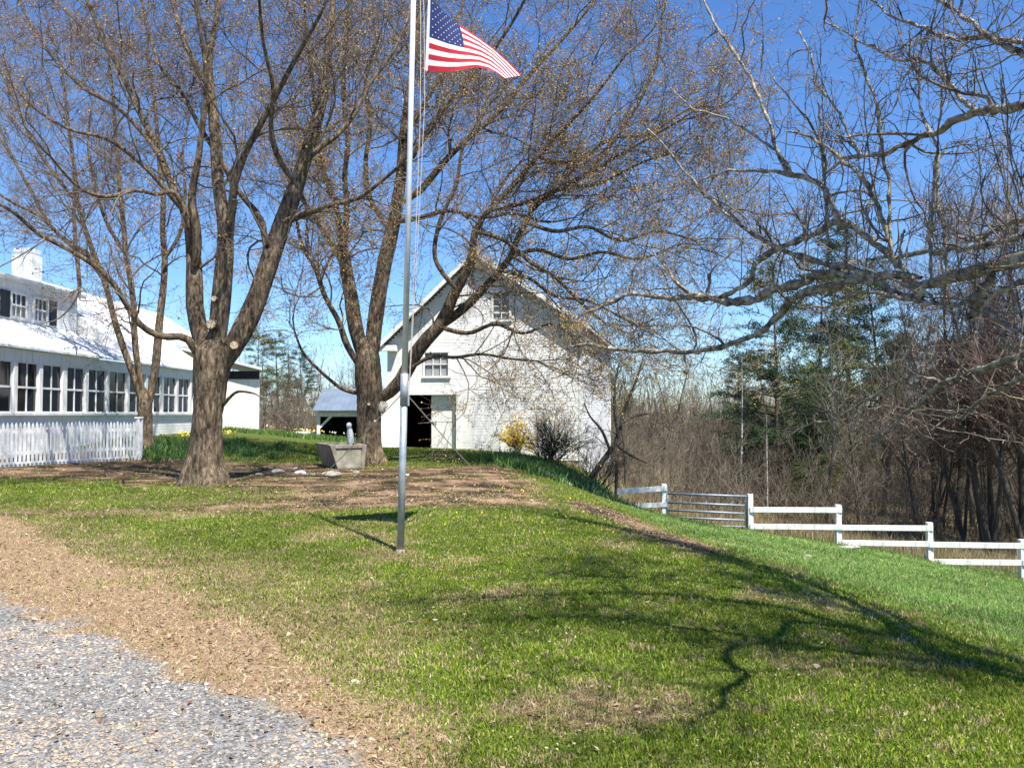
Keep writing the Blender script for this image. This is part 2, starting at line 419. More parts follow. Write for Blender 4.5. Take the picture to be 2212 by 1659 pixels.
def edge(nt, a, n, sharp=5.0, amt=.5):
    x = nt.nodes.new('ShaderNodeMath'); x.operation = 'SUBTRACT'; nt.links.new(n.outputs['Fac'], x.inputs[0]); x.inputs[1].default_value = 0.5
    y = nt.nodes.new('ShaderNodeMath'); y.operation = 'MULTIPLY'; nt.links.new(x.outputs[0], y.inputs[0]); y.inputs[1].default_value = amt
    z = nt.nodes.new('ShaderNodeMath'); z.operation = 'ADD'; nt.links.new(a.outputs['Fac'], z.inputs[0]); nt.links.new(y.outputs[0], z.inputs[1])
    r = nt.nodes.new('ShaderNodeMapRange'); r.inputs[1].default_value = .5 - .5 / sharp; r.inputs[2].default_value = .5 + .5 / sharp
    nt.links.new(z.outputs[0], r.inputs[0]); return r.outputs[0]
c = mixc(nt, attr(nt, 'dead').outputs['Fac'], grass_c.outputs[0], straw_c.outputs[0])
c = mixc(nt, edge(nt, attr(nt, 'straw'), nf, 2.5, 1.2), c, straw_c.outputs[0])
c = mixc(nt, edge(nt, attr(nt, 'dirt'), nm, 2.5, 1.2), c, dirt_c.outputs[0])
c = mixc(nt, edge(nt, attr(nt, 'gravel'), nc, 3, 1.0), c, grav_c.outputs[0])
c = mixc(nt, edge(nt, attr(nt, 'far'), nm, 2, 1.0), c, far_c.outputs[0])
nt.links.new(c, b.inputs['Base Color']); b.inputs['Roughness'].default_value = 0.95; b.inputs['Specular IOR Level'].default_value = .1
bp = nt.nodes.new('ShaderNodeBump'); bp.inputs['Strength'].default_value = 0.9; bp.inputs['Distance'].default_value = 0.03
nt.links.new(nf.outputs['Fac'], bp.inputs['Height']); nt.links.new(bp.outputs[0], b.inputs['Normal'])
g = npmesh('ground', np.stack([GX.ravel(), GY.ravel(), GZ.ravel()], 1), np.stack([ii, ii + 1, ii + nx + 1, ii + nx], 1), GROUND, smooth=True,
           attrs=dict(gravel=zs[0], straw=zs[1], dead=zs[2], dirt=zs[3], far=zs[4]))
tag(g, kind='structure')

# ------------------------------------------------------------------ grass, straw, gravel, leaves (uncountable)
def in_view(n, y0, y1, margin=2.0, power=1.0):
    y = y0 * (y1 / y0) ** (rng.random(n))
    half = y * 0.62 + margin
    x = (rng.random(n) * 2 - 1) * half
    return x, y
def blades(x, y, hgt, wid, lean, cols, flatten=0.0, lift=0.0):
    n = len(x); z = H(x, y) - .004 + lift
    a = rng.random(n) * 2 * np.pi; b = rng.random(n) * 2 * np.pi
    dx = np.cos(a) * wid / 2; dy = np.sin(a) * wid / 2
    lx = np.cos(b) * lean * hgt; ly = np.sin(b) * lean * hgt
    up = hgt * np.sqrt(np.clip(1 - np.minimum(lean, .98) ** 2, .02, 1))
    V = np.empty((n, 5, 3))
    V[:, 0] = np.stack([x - dx, y - dy, z], 1); V[:, 1] = np.stack([x + dx, y + dy, z], 1)
    V[:, 2] = np.stack([x + dx * .75 + lx * .4, y + dy * .75 + ly * .4, z + up * .62], 1)
    V[:, 3] = np.stack([x - dx * .75 + lx * .4, y - dy * .75 + ly * .4, z + up * .62], 1)
    V[:, 4] = np.stack([x + lx, y + ly, z + up], 1)
    k = np.arange(n) * 5
    Q = np.stack([k, k + 1, k + 2, k + 3], 1); T = np.stack([k + 3, k + 2, k + 4], 1)
    return V.reshape(-1, 3), [Q, T], np.repeat(cols, 5, axis=0)
def pick(n, pal, w):
    pal = np.array(pal); i = rng.choice(len(pal), n, p=np.array(w) / sum(w))
    return pal[i] * (0.75 + 0.5 * rng.random((n, 1)))

n = 880000
x, y = in_view(n, 3.2, 34)
gr, stw, dd, di, fa = zones(x, y)
xcrest = np.interp(y, [0, 5.4, 8, 10, 15, 20, 30], [3.6, 3.4, 2.8, 2.3, 1.5, 2.0, 2.6])
slope = sstep(.0, 1.4, x - xcrest)
keep = rng.random(n) < (1 - gr) * (1 - stw * .93) * (1 - di * (.86 + .13 * (fbm(x, y, 1.2, 71) > .40))) * (1 - fa * .9) * (1 - dd * .35)
wallx = np.interp(y, [0, 20, 40], [-13.6, -13.6, -13.4])
keep &= x > wallx
x, y, dd, slope, stw = x[keep], y[keep], dd[keep], slope[keep], stw[keep]
n = len(x)
tuft = fbm(x, y, .22, 40)
c = pick(n, [(.095, .16, .012), (.175, .25, .020), (.28, .325, .035), (.44, .40, .15)], [5, 6, 3.0, .8])
cs = pick(n, [(.12, .23, .045), (.19, .32, .07), (.28, .39, .11), (.40, .42, .20)], [4, 5, 3, 1.2])
c = c * (1 - slope[:, None]) + cs * slope[:, None]
strawc = pick(n, [(.42, .32, .17), (.52, .42, .24), (.34, .25, .13)], [1, 1, 1])
isd = rng.random(n) < (dd * .7 + .04 + .5 * (fbm(x, y, .16, 47, 2) > .68)) * (1 - slope * .7)
c[isd] = strawc[isd]
c *= (.88 * (0.40 + .95 * fbm(x, y, 1.3, 44) + .60 * fbm(x, y, .22, 45, 2)))[:, None]
hg = (.014 + .022 * rng.random(n)) * (0.5 + 1.0 * tuft) * (1 + slope * .8) * (1 + y * .03)
wd = (.003 + .003 * rng.random(n)) * (1 + y * .12)
V, Fc, C = blades(x, y, hg, wd, .2 + .6 * rng.random(n), c)
o = npmesh('grass', V, Fc, BLADE, colors=C); tag(o, 'short spring lawn grass covering the knoll and bank', 'grass', kind='stuff')

n = 330000
x, y = in_view(n, 3.2, 17)
gr, stw, dd, di, fa = zones(x, y)
keep = (rng.random(n) < np.maximum(np.maximum(stw, di * .5), dd * .55) * (1 - gr * .88)) & (x > -13)
x, y = x[keep], y[keep]; n = len(x)
c = pick(n, [(.42, .30, .19), (.54, .41, .27), (.30, .19, .11), (.62, .52, .38)], [4, 3, 2, 1.2])
hg = (.012 + .035 * rng.random(n) ** 1.5) * (1 + y * .02); wd = (.002 + .003 * rng.random(n)) * (1 + y * .12)
V, Fc, C = blades(x, y, hg, wd, .86 + .12 * rng.random(n), c, lift=.004)
o = npmesh('dead_grass', V, Fc, BLADE, colors=C); tag(o, 'dead tan thatch strewn between the gravel and the green lawn', 'dead grass', kind='stuff')

def pebbles(x, y, s, c, name, label, cat, squash=.6, mat=PEBBLE):
    n = len(x); z = H(x, y) + s * squash * .25
    base = np.array([(1, 0, 0), (0, 1, 0), (-1, 0, 0), (0, -1, 0), (0, 0, 1), (0, 0, -1)], float)
    jit = base[None] + (rng.random((n, 6, 3)) - .5) * .6
    jit[:, :, 2] *= squash
    V = jit * s[:, None, None] + np.stack([x, y, z], 1)[:, None]
    f = np.array([(0, 1, 4), (1, 2, 4), (2, 3, 4), (3, 0, 4), (1, 0, 5), (2, 1, 5), (3, 2, 5), (0, 3, 5)])
    Fc = (np.arange(n)[:, None, None] * 6 + f[None]).reshape(-1, 3)
    o = npmesh(name, V.reshape(-1, 3), Fc, mat, colors=np.repeat(c, 6, axis=0)); tag(o, label, cat, kind='stuff'); return o
n = 190000
x, y = in_view(n, 3.1, 11)
gr, stw, dd, di, fa = zones(x, y)
lime = sstep(.44, .62, fbm(x, y, .8, 61, 3) + .22 * sstep(-1.2, -3.2, x))
keep = (rng.random(n) < gr * (1 - lime * .35)) & (x > -9)
x, y, lime = x[keep], y[keep], lime[keep]; n = len(x)
c = pick(n, [(.15, .137, .120), (.225, .207, .183), (.31, .288, .255), (.085, .079, .072), (.46, .43, .38)], [4, 5, 3, 2.0, .9])
c = c * (1 - .55 * lime[:, None]) + .55 * lime[:, None] * np.array([.50, .38, .25]); c *= (.65 + .7 * fbm(x, y, .55, 63))[:, None]
pebbles(x, y, (.0025 + .010 * rng.random(n) ** 3) * (1 + y * .05), c, 'gravel', 'crushed grey gravel covering the driveway', 'gravel')

n = 26000
x, y = in_view(n, 3.2, 26)
gr, stw, dd, di, fa = zones(x, y)
keep = (rng.random(n) < np.maximum(stw * .55, np.maximum(di, .04 + dd * .2)) * (1 - gr * .8)) & (x > -13)
x, y = x[keep], y[keep]; n = len(x)
s = (.007 + .011 * rng.random(n)) * (1 + y * .07); a = rng.random(n) * 6.28
z = H(x, y) + .008
V = np.empty((n, 4, 3))
for k in range(4):
    q = a + k * np.pi / 2
    rr = s * (1 if k % 2 == 0 else .55)
    V[:, k] = np.stack([x + np.cos(q) * rr, y + np.sin(q) * rr, z + rng.random(n) * s * 1.1], 1)
c = pick(n, [(.30, .19, .11), (.42, .30, .19), (.24, .11, .06), (.50, .40, .28), (.16, .11, .07)], [4, 3, 1.6, 1.5, 3])
o = npmesh('fallen_leaves', V.reshape(-1, 3), np.arange(n * 4).reshape(-1, 4), BLADE, colors=np.repeat(c, 4, axis=0)); tag(o, 'dry brown fallen leaves scattered over the thatch and bare soil', 'fallen leaves', kind='stuff')

# pale specks: old petals and leaf scraps caught in the turf
n = 5200
x, y = in_view(n, 3.2, 15)
gr, stw, dd, di, fa = zones(x, y)
k_ = (gr < .2) & (di < .5) & (stw < .5) & (fbm(x, y, .7, 95) > .42); x, y = x[k_], y[k_]; n = len(x)
s_ = (.003 + .006 * rng.random(n)) * (1 + y * .05); a = rng.random(n) * 6.28; z = H(x, y) + .012 + .012 * rng.random(n)
V = np.empty((n, 4, 3))
for k in range(4):
    q = a + k * np.pi / 2; rr = s_ * (1 if k % 2 == 0 else .6)
    V[:, k] = np.stack([x + np.cos(q) * rr, y + np.sin(q) * rr, z + rng.random(n) * s_ * 1.2], 1)
c = pick(n, [(.40, .40, .16), (.46, .43, .26), (.34, .29, .15)], [3, 2, 2])
o = npmesh('leaf_scraps', V.reshape(-1, 3), np.arange(n * 4).reshape(-1, 4), BLADE, colors=np.repeat(c, 4, axis=0)); tag(o, 'pale yellowish leaf scraps caught in the green lawn', 'leaf scraps', kind='stuff')
# longer tufts along the rail fence
n = 5200
k_ = rng.random(n); x = 4.6 + k_ * 12; y = np.interp(x, [4.9, 7.5, 10, 12.6, 15.1, 17.6], [27, 26, 25.5, 25, 24.5, 24]) + rng.normal(size=n) * .16 - .05
c = pick(n, [(.13, .22, .04), (.20, .27, .06), (.36, .33, .16), (.40, .32, .19)], [4, 4, 1.2, 1.2])
V, Fc, C = blades(x, y, .07 + .20 * rng.random(n) ** 2 * (.3 + fbm(x, y, .8, 90)), .009 + .008 * rng.random(n), .2 + .5 * rng.random(n), c)
o = npmesh('fence_grass', V, Fc, BLADE, colors=C); tag(o, 'longer grass tufts growing along the foot of the white rail fence', 'grass', kind='stuff')
# tall dead weeds beyond the rail fence
n = 26000
x = 3.6 + rng.random(n) * 30; y = 27.6 - .09 * x + (rng.random(n) ** 1.4) * 20
c = pick(n, [(.34, .26, .14), (.46, .37, .22), (.16, .17, .06), (.24, .17, .10)], [4, 2.5, 2.5, 3])
V, Fc, C = blades(x, y, .18 + .5 * rng.random(n) ** 2, .012 + .012 * rng.random(n), .15 + .4 * rng.random(n), c)
o = npmesh('meadow_weeds', V, Fc, BLADE, colors=C); tag(o, 'tall dead tan weeds growing beyond the rail fence', 'weeds', kind='stuff')

exec_marker = 1
# ------------------------------------------------------------------ barn
TH = R(12.0)
bd = np.array([-math.cos(TH), math.sin(TH), 0.0])      # along the front wall, to the left and away
bn = np.array([-math.sin(TH), -math.cos(TH), 0.0])     # outward normal of the front
YR = 36.0
BC = np.array([(1258 - 1106) / F_ * YR, YR, 0.0])      # right front corner of the main gable
BW = 8.95
ZL, ZR_, APEX_Z, SA = 4.85, 5.55, 8.75, 4.72           # eave heights left and right, apex and where it stands
barn = thing('barn', tuple(BC), 'large white clapboard barn with a steep gable and open dark doorway', 'barn')
def bp_(s, z, out=0.0):
    """point on the barn front: s metres left of the right corner, height z, out metres in front"""
    p = BC + bd * s + bn * out
    return (p[0], p[1], z)
PR = (APEX_Z - ZR_) / SA; PLf = (APEX_Z - ZL) / (BW - SA)
def u2s(u):
    """metres along the front wall for a horizontal picture position"""
    k = (u - 1106) / F_
    # (BCx + bdx s) = k (BCy + bdy s)
    return (k * BC[1] - BC[0]) / (bd[0] - k * bd[1])
dl, dr = u2s(867), u2s(986)                             # doorway, left and right edges
DTOP = 1.6 + (893 - 853) / F_ * (BC[1] + bd[1] * (dl + dr) / 2)
wins = []
g1 = (u2s(1066), u2s(1100)); gz = (1.6 + (893 - 690) / F_ * 36.8, 1.6 + (893 - 632) / F_ * 36.8)
g2 = (u2s(918), u2s(968)); gz2 = (1.6 + (893 - 812) / F_ * 37.4, 1.6 + (893 - 762) / F_ * 37.4)
openings = [(dr, dl, -3, DTOP), (g1[1], g1[0], gz[0], gz[1]), (g2[1], g2[0], gz2[0], gz2[1])]
def clap(mb, s0f, s1f, z0, z1, opens, place, row=.125, lip=.006, zroof=None):
    z = z0
    while z < z1:
        zt = min(z + row, z1)
        a, b = s0f(zt), s1f(zt)
        if b - a > .05:
            iv = [(a, b)]
            for (o0, o1, oz0, oz1) in opens:
                if oz0 < zt - .01 and oz1 > z + .01:
                    nv = []
                    for (p, q) in iv:
                        if o1 <= p or o0 >= q: nv.append((p, q)); continue
                        if p < o0: nv.append((p, o0))
                        if q > o1: nv.append((o1, q))
                    iv = nv
            for (p, q) in iv:
                j = random.uniform(-.0012, .0012)
                mb.poly([place(p, z, lip + j), place(q, z, lip + j), place(q, zt, .002), place(p, zt, .002)])
                mb.poly([place(p, z, lip + j), place(q, z, lip + j), place(q, z, 0), place(p, z, 0)])
        z = zt
m = MB()
def sL(z): return (z - ZR_) / PR if z > ZR_ else 0.0
def sR(z): return BW - ((z - ZL) / PLf if z > ZL else 0.0)
clap(m, sL, sR, -1.6, APEX_Z, openings, bp_)
m.build('gable_wall', BARNW, barn)
# body behind the boards (side walls, back)
DEPTH = 13.2
bk = -bn
def bq(s, z, dep): 
    p = BC + bd * s + bk * dep; return (p[0], p[1], z)
m = MB()
clap(m, lambda z: 0, lambda z: DEPTH, -2.6, ZR_ - .05, [], lambda t, z, o=0: bq(-o, z, t), row=.125, lip=.007)
m.build('side_wall', WHITE, barn)
m = MB()
m.poly([bq(BW, -2, .0), bq(BW, ZL, .0), bq(BW, ZL, DEPTH), bq(BW, -2, DEPTH)])
m.poly([bq(0, -3, DEPTH), bq(BW, -3, DEPTH), bq(BW, ZL, DEPTH), bq(SA, APEX_Z, DEPTH), bq(0, ZR_, DEPTH)])
m.build('side_wall', BARNW, barn)
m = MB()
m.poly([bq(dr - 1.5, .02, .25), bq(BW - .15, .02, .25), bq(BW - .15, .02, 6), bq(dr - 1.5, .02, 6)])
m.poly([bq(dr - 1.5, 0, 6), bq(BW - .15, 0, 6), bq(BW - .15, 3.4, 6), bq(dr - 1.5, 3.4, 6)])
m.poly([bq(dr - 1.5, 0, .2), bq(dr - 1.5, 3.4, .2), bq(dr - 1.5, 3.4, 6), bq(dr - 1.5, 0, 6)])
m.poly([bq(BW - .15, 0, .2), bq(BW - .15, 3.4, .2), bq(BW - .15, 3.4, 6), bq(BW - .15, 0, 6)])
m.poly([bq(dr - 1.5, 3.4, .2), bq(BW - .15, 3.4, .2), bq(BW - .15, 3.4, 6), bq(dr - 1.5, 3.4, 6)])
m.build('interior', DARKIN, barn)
# roof with projecting rake
OV, EO = 0.42, 0.32
nrm = lambda s0, z0, s1, z1: None
def slab(mb, s0, z0, s1, z1, tk, d0, d1, m=0):
    ds, dz = s1 - s0, z1 - z0; L = math.hypot(ds, dz); ns, nz = -dz / L * tk, ds / L * tk
    if nz < 0: ns, nz = -ns, -nz
    a = [(s0, z0), (s1, z1), (s1 + ns, z1 + nz), (s0 + ns, z0 + nz)]
    ext = Vector(tuple(bk)) * (d1 - d0)
    mb.prism([bq(s, z, d0) for s, z in a], ext, m)
m = MB()
zr = APEX_Z + .02
slab(m, SA, zr, BW + EO, zr - (BW + EO - SA) * PLf, .10, -OV, DEPTH)
slab(m, SA, zr, -EO, zr - (SA + EO) * PR, .10, -OV + .001, DEPTH)
rf = m.build('roof', SHING, barn)
m = MB()   # barge boards on the rake, white
def barge(mb, s0, z0, s1, z1, w, d0, th):
    mb.prism([bq(s0, z0 + .13, d0), bq(s1, z1 + .13, d0), bq(s1, z1 - w, d0), bq(s0, z0 - w, d0)], tuple(bk * th))
barge(m, SA, zr, BW + EO, zr - (BW + EO - SA) * PLf, .10, -OV - .045, .04)
m.build('barge_board', TRIM, barn)
m = MB()
barge(m, -EO, zr - (SA + EO) * PR, SA - .002, zr, .17, -OV - .045, .04)
m.build('barge_board', TRIM, barn)
m = MB()
m.prism([bq(-EO - .03, zr - (SA + EO) * PR - .1, -OV), bq(-EO, zr - (SA + EO) * PR - .1, -OV), bq(-EO, zr - (SA + EO) * PR + .1, -OV), bq(-EO - .03, zr - (SA + EO) * PR + .1, -OV)], tuple(bk * (DEPTH + OV)))
m.build('eave_fascia', TRIM, barn)
m = MB()
m.poly([bq(-EO + .01, zr - (SA + EO) * PR - .02, -OV + .02), bq(0, ZR_ - .06, -OV + .02), bq(0, ZR_ - .06, DEPTH), bq(-EO + .01, zr - (SA + EO) * PR - .02, DEPTH)])
m.build('soffit', SOFF, barn)
m = MB()
m.prism([bq(BW - .5, ZL - .42, -OV + .05), bq(BW + EO, ZL - .42, -OV + .05), bq(BW + EO, ZL - .16, -OV + .05), bq(BW - .5, ZL - .16, -OV + .05)], tuple(bk * (OV - .06)))
m.build('eave_return', TRIM, barn)
# corner boards, water table
m = MB()
m.prism([bp_(BW, -1, .03), bp_(BW - .16, -1, .03), bp_(BW - .16, ZL - .42, .03), bp_(BW, ZL - .42, .03)], tuple(bk * .05)); m.build('corner_board', TRIM, barn)
m = MB()
m.prism([bp_(-.022, -1.2, .03), bp_(.14, -1.2, .03), bp_(.14, ZR_ - .1, .03), bp_(-.022, ZR_ - .1, .03)], tuple(bk * .05)); m.build('corner_board', TRIM, barn)
m = MB()
m.prism([bq(-.03, -2.6, DEPTH - .14), bq(-.03, -2.6, DEPTH + .02), bq(-.03, ZR_ - .1, DEPTH + .02), bq(-.03, ZR_ - .1, DEPTH - .14)], tuple(bd * .05)); m.build('corner_board', TRIM, barn)
# door casing
m = MB()
m.box(bp_(dr - .22, DTOP, .02), bd * (dl - dr + .9), (0, 0, .22), bn * .05)
m.build('door_header', TRIM, barn)
m = MB(); m.box(bp_(dr - .22, -.15, .02), bd * .22, (0, 0, DTOP + .148), bn * .04); m.build('door_casing', TRIM, barn)
# right door leaf, set back in the opening
m = MB()
lw = (dl - dr)
e = u2s(929)
m.box(bp_(dr + .13, .0, -.26), bd * (e - dr - .13), (0, 0, DTOP - .01), bn * .05)
nb = 7
for i in range(nb):
    w_ = (e - dr - .15) / nb
    m.box(bp_(dr + .14 + i * w_, .03, -.209), bd * (w_ - .012), (0, 0, DTOP - .06), bn * .012)
dleaf = m.build('door', TRIM, barn)
m = MB(); m.box(bp_(e - .25, 1.1, -.195), bd * .03, (0, 0, .18), bn * .04); m.build('handle', GALV, dleaf)
m = MB(); m.box(bp_(dr, .0, -.30), bd * .13, (0, 0, DTOP), bn * .24); m.build('door_jamb', SOFF, barn)
# left leaf swung out past the corner
m = MB()
A0 = np.array(bp_(dl + .05, 0.0, .06)); ld = (np.array(P(812, 960, 37.2)) - A0); ld[2] = 0; Ld = np.linalg.norm(ld); ld /= Ld
lnv = np.array([ld[1], -ld[0], 0]); 
if lnv[1] > 0: lnv = -lnv
m.box(tuple(A0), tuple(ld * Ld), (0, 0, DTOP - .02), tuple(lnv * .05))
nb = 9
for i in range(nb):
    m.box(tuple(A0 + ld * (.01 + i * (Ld - .02) / nb) + lnv * .051 + np.array([0, 0, .03])), tuple(ld * ((Ld - .02) / nb - .012)), (0, 0, DTOP - .1), tuple(lnv * .012))
m.build('door', TRIM, barn)
# windows of the barn
def barn_window(sa, sb, za, zb, name='window', bars=(1, 1), dark=GLASS):
    f = MB(); w = .10
    f.box(bp_(sa - w, zb, .0), bd * (sb - sa + 2 * w), (0, 0, w * 1.3), bn * .05)
    f.box(bp_(sa - w * 1.3, za - w, .0), bd * (sb - sa + 2.6 * w), (0, 0, w), bn * .08)
    f.box(bp_(sa - w, za + .001, .0), bd * w, (0, 0, zb - za - .002), bn * .045); f.box(bp_(sb, za + .001, .0), bd * w, (0, 0, zb - za - .002), bn * .045)
    for i in range(bars[0]): 
        s = sa + (sb - sa) * (i + 1) / (bars[0] + 1); f.box(bp_(s - .015, za, -.05), bd * .03, (0, 0, zb - za), bn * .04)
    for i in range(bars[1]):
        z = za + (zb - za) * (i + 1) / (bars[1] + 1); f.box(bp_(sa, z - .02, -.052), bd * (sb - sa), (0, 0, .04), bn * .05)
    fo = f.build(name, TRIM, barn)
    g = MB(); g.poly([bp_(sa, za, -.07), bp_(sb, za, -.07), bp_(sb, zb, -.07), bp_(sa, zb, -.07)]); g.build('pane', dark, fo)
barn_window(g1[1], g1[0], gz[0], gz[1], bars=(1, 3), dark=CURT)
barn_window(g2[1], g2[0], gz2[0], gz2[1], bars=(2, 1), dark=CURT)
# stone foundation under the right corner
def stones(mb, c0, du, wid, z0, z1, dn, size=.3, mat_n=1):
    z = z0
    while z < z1:
        s = 0; hh = random.uniform(.6, 1.0) * size
        while s < wid:
            w = random.uniform(.7, 1.6) * size
            p = Vector(c0) + Vector(du) * s; p.z = z
            k = random.uniform(-.03, .05)
            mb.box(p + Vector(dn) * (-.2), Vector(du) * (min(w, wid - s) - .02), (0, 0, min(hh, z1 - z) - .02), Vector(dn) * (.2 + k))
            s += w
        z += hh
m = MB(); stones(m, bq(-.02, 0, 0), bk, DEPTH, -4.2, -1.1, -bd, .3); m.build('foundation', GRAN, barn, bevel=.02)
m = MB(); stones(m, bp_(0, 0, .03), bd, 3.2, -1.9, -.42, bn, .26); m.build('foundation', BRICK, barn, bevel=.02)

# ------------------------------------------------------------------ farmhouse
HX = -14.3; hv = np.array([0.012, 1.0, 0]); hv /= np.linalg.norm(hv); hn = np.array([hv[1], -hv[0], 0])
Hb = np.array([HX, 20.0, 0.0])
def hp(t, z, out=0.0):
    """t metres along the porch wall from y=20, z height, out metres towards the lawn"""
    p = Hb + hv * t + hn * out
    return (p[0], p[1], z)
def ty(y): return (y - 20) / hv[1]
house = thing('farmhouse', (HX - 2, 30, .7), 'long white farmhouse with an enclosed window porch and white metal roof', 'house')
T0, T1 = ty(17.0), ty(36.9)
SILL, WTOP, EAV = 1.62, 3.10, 3.46
m = MB(); clap(m, lambda z: T0, lambda z: T1, .2, SILL - .08, [], hp, row=.11); m.build('porch_wall', WHITE, house)
m = MB(); m.box(hp(T0, WTOP, -.06), hv * (T1 - T0), (0, 0, EAV - WTOP - .01), hn * .10); m.build('porch_header', WHITE, house)
m = MB(); m.box(hp(T0, SILL - .08, .0), hv * (T1 - T0), (0, 0, .075), hn * .10); m.build('window_sill', WHITE, house)
edges = [23.7 - 1.36 * k for k in range(5, 0, -1)] + [23.7, 24.95, 26.25, 27.6, 29.0, 30.5, 32.0, 33.4, 34.85, 36.25]
for i, y in enumerate(edges):
    m = MB(); wdt = .26 if y > 21 and abs(y - 26.25) < .01 else .17
    m.box(hp(ty(y) - wdt / 2, SILL, -.05), hv * wdt, (0, 0, WTOP - SILL), hn * .11); m.build('post', WHITE, house)
for i in range(len(edges) - 1):
    a, b = ty(edges[i]) + .10, ty(edges[i + 1]) - .10
    f = MB(); w = .035
    for (p, q) in ((SILL + .002, SILL + .002 + w), (WTOP - w - .002, WTOP - .002)):
        f.box(hp(a, p, -.03), hv * (b - a), (0, 0, q - p), hn * .04)
    for p in (a, b - w): f.box(hp(p, SILL + w + .002, -.03), hv * w, (0, 0, WTOP - SILL - 2 * w - .004), hn * .038)
    zc = (SILL + WTOP) / 2
    f.box(hp(a + w, zc - .03, -.025), hv * (b - a - 2 * w), (0, 0, .06), hn * .035)
    f.box(hp((a + b) / 2 - .018, SILL + w, -.024), hv * .036, (0, 0, WTOP - SILL - 2 * w), hn * .028)
    fo = f.build('window', WHITE, house)
    e_ = [random.uniform(-.045, -.015) for _ in range(4)]
    g = MB(); g.poly([hp(a, SILL, e_[0]), hp(b, SILL, e_[1]), hp(b, zc, (e_[1] + e_[2]) / 2), hp(a, zc, (e_[0] + e_[3]) / 2)]); g.poly([hp(a, zc, e_[2]), hp(b, zc, e_[0]), hp(b, WTOP, e_[3]), hp(a, WTOP, e_[1])]); g.build('pane', GLASS, fo)
# porch end wall, entry recess and steps
m = MB()
m.poly([hp(T1, .2, 0), hp(T1, .2, -2.6), hp(T1, EAV + 1.5, -2.6), hp(T1, EAV, 0)]); m.build('end_wall', WHITE, house)
m = MB(); m.box(hp(T1 - .02, .5, .0), hv * 1.4, (0, 0, .32), hn * .5); m.box(hp(T1 + .1, .4, .5), hv * 1.1, (0, 0, .22), hn * .3); m.build('step', GRAN, house, bevel=.01)
m = MB(); m.box(hp(T1 + 1.3, .75, -.1), hv * .13, (0, 0, EAV - .8), hn * .13); m.build('entry_post', WHITE, house)
m = MB(); m.box(hp(T1 + .05, .6, -1.95), hv * 7.5, (0, 0, 3.8), hn * .05); m.build('entry_wall', WHITE, house)
m = MB(); m.box(hp(T1 + .5, .8, -1.89), hv * .95, (0, 0, 2.05), hn * .04); m.build('door', BLACK, house)
# roofs: low porch roof under the raised block, steeper catslide on the wing
YB = ty(31.6)
m = MB()
def rslab(mb, t0, t1, o0, z0, o1, z1, tk=.09):
    mb.prism([hp(t0, z0, o0), hp(t0, z1, o1), hp(t0, z1 + tk, o1), hp(t0, z0 + tk, o0)], tuple(hv * (t1 - t0)))
def seams(mb, t0, t1, o0, z0, o1, z1, step=.45, tk=.09):
    t = t0 + .1
    while t < t1:
        mb.prism([hp(t, z0 + tk, o0), hp(t, z1 + tk, o1), hp(t, z1 + tk + .03, o1), hp(t, z0 + tk + .03, o0)], tuple(hv * .025)); t += step
rslab(m, T0, YB, .20, EAV, -2.5, 4.62, .07); seams(m, T0, YB, .20, EAV, -2.5, 4.62, tk=.07)
m.build('porch_roof', ROOFM, house)
m = MB()
YW = ty(38.4); YE = ty(44.6); zo = EAV + (6.85 - EAV) * (1.55 + .42) / 5.32
rslab(m, YB + .001, YW, .20, EAV, -4.9, 6.85, .07); seams(m, YB + .001, YW, .20, EAV, -4.9, 6.85, tk=.07)
rslab(m, YW + .002, YE, -1.55, zo, -4.9, 6.85); seams(m, YW, YE, -1.55, zo, -4.9, 6.85)
rslab(m, YB + .001, YE, -4.9, 6.85, -8.5, 4.4)
m.build('wing_roof', ROOFM, house)
m = MB(); m.poly([hp(YB, EAV + .02, .18), hp(YB, 4.62, -2.5), hp(YB, EAV + 3.39 * 2.7 / 5.1, -2.5)]); m.build('cheek_wall', WHITE, house)

# raised block with two sash windows
BX = -2.5
def hb(t, z, out=0.0): return hp(t, z, BX + out)
w1 = (ty(27.5), ty(28.3)); w2 = (ty(28.8), ty(29.55)); wz = (4.86, 5.62)
m = MB(); clap(m, lambda z: T0, lambda z: YB, 4.4, 6.15, [(w1[0], w1[1], *wz), (w2[0], w2[1], *wz)], hb, row=.11)
m.poly([hb(YB, 4.4, 0), hb(YB, 4.4, -3), hb(YB, 6.9, -3), hb(YB, 6.15, 0)])
m.build('upper_wall', WHITE, house)
for (a, b) in (w1, w2):
    f = MB(); w = .09
    f.box(hb(a - w, wz[1], 0), hv * (b - a + 2 * w), (0, 0, w), hn * .05); f.box(hb(a - w, wz[0] - w, 0), hv * (b - a + 2 * w), (0, 0, w - .002), hn * .07)
    f.box(hb(a - w, wz[0], 0), hv * w, (0, 0, wz[1] - wz[0]), hn * .048); f.box(hb(b, wz[0], 0), hv * w, (0, 0, wz[1] - wz[0]), hn * .048)
    zc = sum(wz) / 2; f.box(hb(a, zc - .03, -.02), hv * (b - a), (0, 0, .06), hn * .05)
    for k in (1, 2): f.box(hb(a + (b - a) * k / 3 - .01, wz[0], -.02), hv * .02, (0, 0, wz[1] - wz[0]), hn * .035)
    fo = f.build('sash_window', WHITE, house)
    g = MB(); g.poly([hb(a, zc, -.03), hb(b, zc, -.03), hb(b, wz[1], -.03), hb(a, wz[1], -.03)]); g.build('pane', GLASS, fo)
    g = MB(); g.poly([hb(a, wz[0], -.035), hb(b, wz[0], -.035), hb(b, zc, -.035), hb(a, zc, -.035)]); g.build('curtain', CURT, fo)
